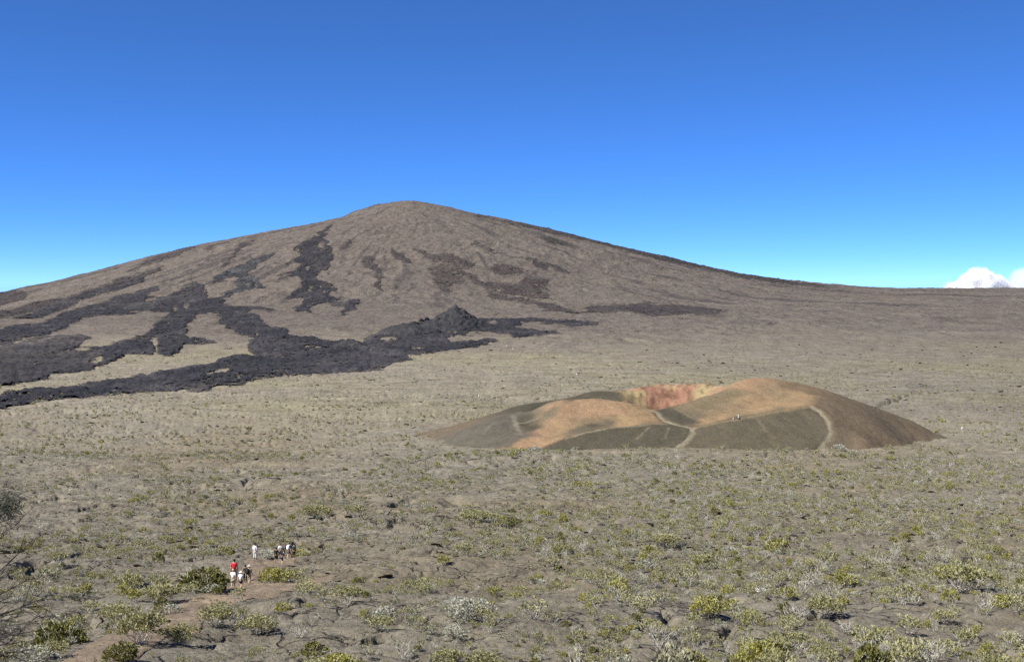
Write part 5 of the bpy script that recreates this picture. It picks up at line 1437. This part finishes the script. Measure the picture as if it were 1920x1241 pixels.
    if hat:
        hb = MB()
        ring = [(.0, .135), (.085, .13), (.112, .09), (.116, .045), (.205, .025), (.21, .018), (.116, .03)]
        vs_, fs_ = [], []
        n = 14
        for (r, z) in ring:
            for k in range(n): vs_.append(hc + Vector((r * math.cos(6.2832 * k / n), r * math.sin(6.2832 * k / n), z + .01)))
        for i in range(len(ring) - 1):
            for k in range(n): fs_.append((i * n + k, i * n + (k + 1) % n, (i + 1) * n + (k + 1) % n, (i + 1) * n + k))
        hb.add(vs_, fs_)
        parts.append(('hat', hb.mesh('hat', person_mat(f'hat {hat}', hat))))
    if pack:
        pb = MB()
        c = T(0, -.20, 1.25)
        pb.ball(c, (.17, .12, .27), 12, 9, fn=lambda q: Vector((math.copysign(abs(q.x) ** .7, q.x), math.copysign(abs(q.y) ** .8, q.y), math.copysign(abs(q.z) ** .75, q.z))))
        pb.ball(c + Vector((0, -.10, -.08)), (.11, .06, .12), 10, 6)
        for sx in (-1, 1): pb.tube([c + Vector((sx * .10, .06, .22)), T(sx * .11, .05, 1.47), T(sx * .12, .15, 1.36), T(sx * .13, .10, 1.12), c + Vector((sx * .12, .06, -.2))], [.016] * 5, 5)
        parts.append(('backpack', pb.mesh('backpack', person_mat(f'backpack {pack}', pack))))
    return parts

def place_person(parts, px, py, hpx, rz, label, group, y=None, z=None, lift=0.0):
    """feet at a photo pixel; hpx = standing height in photo pixels"""
    if y is None:
        x, y_, z_ = on_ground(px, py); x, y_, z_ = x[0], y_[0], z_[0]
    else:
        y_ = y; x = (px - CX) / FPX * y; z_ = z
    root = empty('person', (x, y_, z_ + lift), rz)
    k = hpx * y_ / FPX / 1.79
    root.scale = (k, k, k)
    for nm, me in parts: link(nm, me, root)
    return tag(root, label, 'person', group)
WHT = (0.80, 0.81, 0.83); BLK = (0.02, 0.02, 0.025); NAVY = (0.03, 0.035, 0.055); KHK = (0.24, 0.20, 0.12); REDC = (0.55, 0.035, 0.05); GRN = (0.05, 0.065, 0.055)
G1, G2, G3 = 'hikers on the path in the lower left', 'hikers resting behind the path group', 'far hikers on the lava plain'
place_person(build_person('stand', 'shirt', REDC, 'trousers', NAVY, (0.03, 0.02, 0.015)), 439, 1096, 45, R(8), 'hiker in a red T-shirt standing on the path', G1)
place_person(build_person('step', 'shirt', (0.74, 0.80, 0.86), 'shorts', (0.55, 0.50, 0.45), (0.45, 0.33, 0.18)), 437, 1104, 37, R(-6), 'fair-haired walker in a white T-shirt in front of the hiker in red', G1)
place_person(build_person('walk', 'shirt', WHT, 'shorts', NAVY, (0.30, 0.2, 0.1), hat=(0.62, 0.60, 0.52)), 451.5, 1105, 35, R(-20), 'child in white top and dark shorts walking beside the white T-shirt', G1)
place_person(build_person('stand', 'jacket', GRN, 'trousers', BLK, (0.02, 0.015, 0.012), 'tan', sleeve='long'), 460, 1084, 33, R(20), 'hiker in a dark green jacket behind the child', G1)
place_person(build_person('walk', 'shirt', KHK, 'shorts', (0.33, 0.27, 0.18), (0.08, 0.05, 0.03), hat=(0.40, 0.39, 0.34), pack=BLK), 467, 1091, 40, R(-35), 'hiker in khaki with a hat and black backpack, right of the front group', G1)
place_person(build_person('stand', 'shirt', WHT, 'trousers', (0.72, 0.72, 0.70), (0.02, 0.015, 0.012), hat=BLK, sleeve='long'), 478, 1050, 31, R(-15), 'hiker all in white with a dark hat standing apart on the left', G2)
place_person(build_person('stand', 'shirt', BLK, 'shorts', BLK, (0.02, 0.015, 0.01), 'tan'), 518, 1053, 31, R(10), 'hiker in black with bare legs, leftmost of the rear group', G2)
place_person(build_person('walk', 'shirt', (0.66, 0.67, 0.65), 'shorts', (0.10, 0.09, 0.09), (0.10, 0.06, 0.03)), 526, 1047, 32, R(25), 'hiker in a pale grey shirt in the rear group', G2)
place_person(build_person('bend', 'shirt', BLK, 'shorts', NAVY, (0.03, 0.02, 0.015)), 528, 1061, 30, R(-70), 'hiker in dark clothes bending down in front of the rear group', G2)
place_person(build_person('step', 'shirt', NAVY, 'shorts', (0.12, 0.12, 0.14), (0.04, 0.03, 0.02), pack=WHT), 542, 1048, 33, R(-25), 'hiker carrying a big white backpack in the rear group', G2)
place_person(build_person('stand', 'jacket', (0.035, 0.04, 0.045), 'trousers', BLK, (0.02, 0.015, 0.01), sleeve='long'), 551, 1047, 29, R(-10), 'hiker in a dark jacket, rightmost of the rear group', G2)

def cone_spot(px, py):
    x, y = pick(px, py)
    k = np.argmin((cx_ - x) ** 2 + (cy_ - y) ** 2)
    return y, float(cz_.ravel()[k])
y_, z_ = cone_spot(1384, 783)
place_person(build_person('sit', 'shirt', WHT, 'trousers', BLK, (0.03, 0.02, 0.015), hat=WHT, levels=1), 1385, 783, 14.0, R(75), 'person in white top and dark trousers sitting on the rim of the cinder cone', 'people resting on the cinder cone', y_, z_ - 0.12)
y_, z_ = cone_spot(1375, 785)
place_person(build_person('sit', 'shirt', (0.62, 0.50, 0.45), 'shorts', (0.35, 0.2, 0.18), (0.3, 0.18, 0.1), levels=1), 1376, 785, 11.0, R(40), 'second person sitting lower on the rim of the cinder cone, to the left', 'people resting on the cinder cone', y_, z_ - 0.1)
far_w = build_person('walk', 'shirt', (0.55, 0.56, 0.57), 'shorts', (0.45, 0.42, 0.38), (0.05, 0.04, 0.03), hat=(0.5, 0.5, 0.5), levels=1)
far_d = build_person('step', 'shirt', BLK, 'trousers', NAVY, (0.03, 0.02, 0.015), levels=1)
for (px, py, h, who, lab) in [(898, 747, 11, far_w, 'distant hiker in white alone on the plain left of the cone'), (1090, 702, 9.5, far_w, 'distant hiker in white, upper right of the three behind the cone'), (1088, 697, 8.5, far_d, 'distant hiker in dark clothes beside the white one behind the cone'),
                              (1082, 707, 9, far_w, 'distant hiker in white, lowest of the three behind the cone'), (1020, 669, 6.5, far_w, 'far hiker in white, rightmost of the line below the black lava'), (1012, 669, 6, far_d, 'far hiker in dark clothes left of the white one below the black lava'),
                              (976, 666, 6, far_w, 'far hiker in white in the middle of the line below the black lava'), (962, 659, 6, far_w, 'far hiker in white just under the tip of the black lava'), (950, 651, 5.5, far_w, 'farthest hiker in white at the edge of the black lava'),
                              (1804, 806, 11, far_w, 'distant hiker in white right of the cinder cone')]:
    place_person(who, px, py, h, random.uniform(-1, 1), lab, G3)
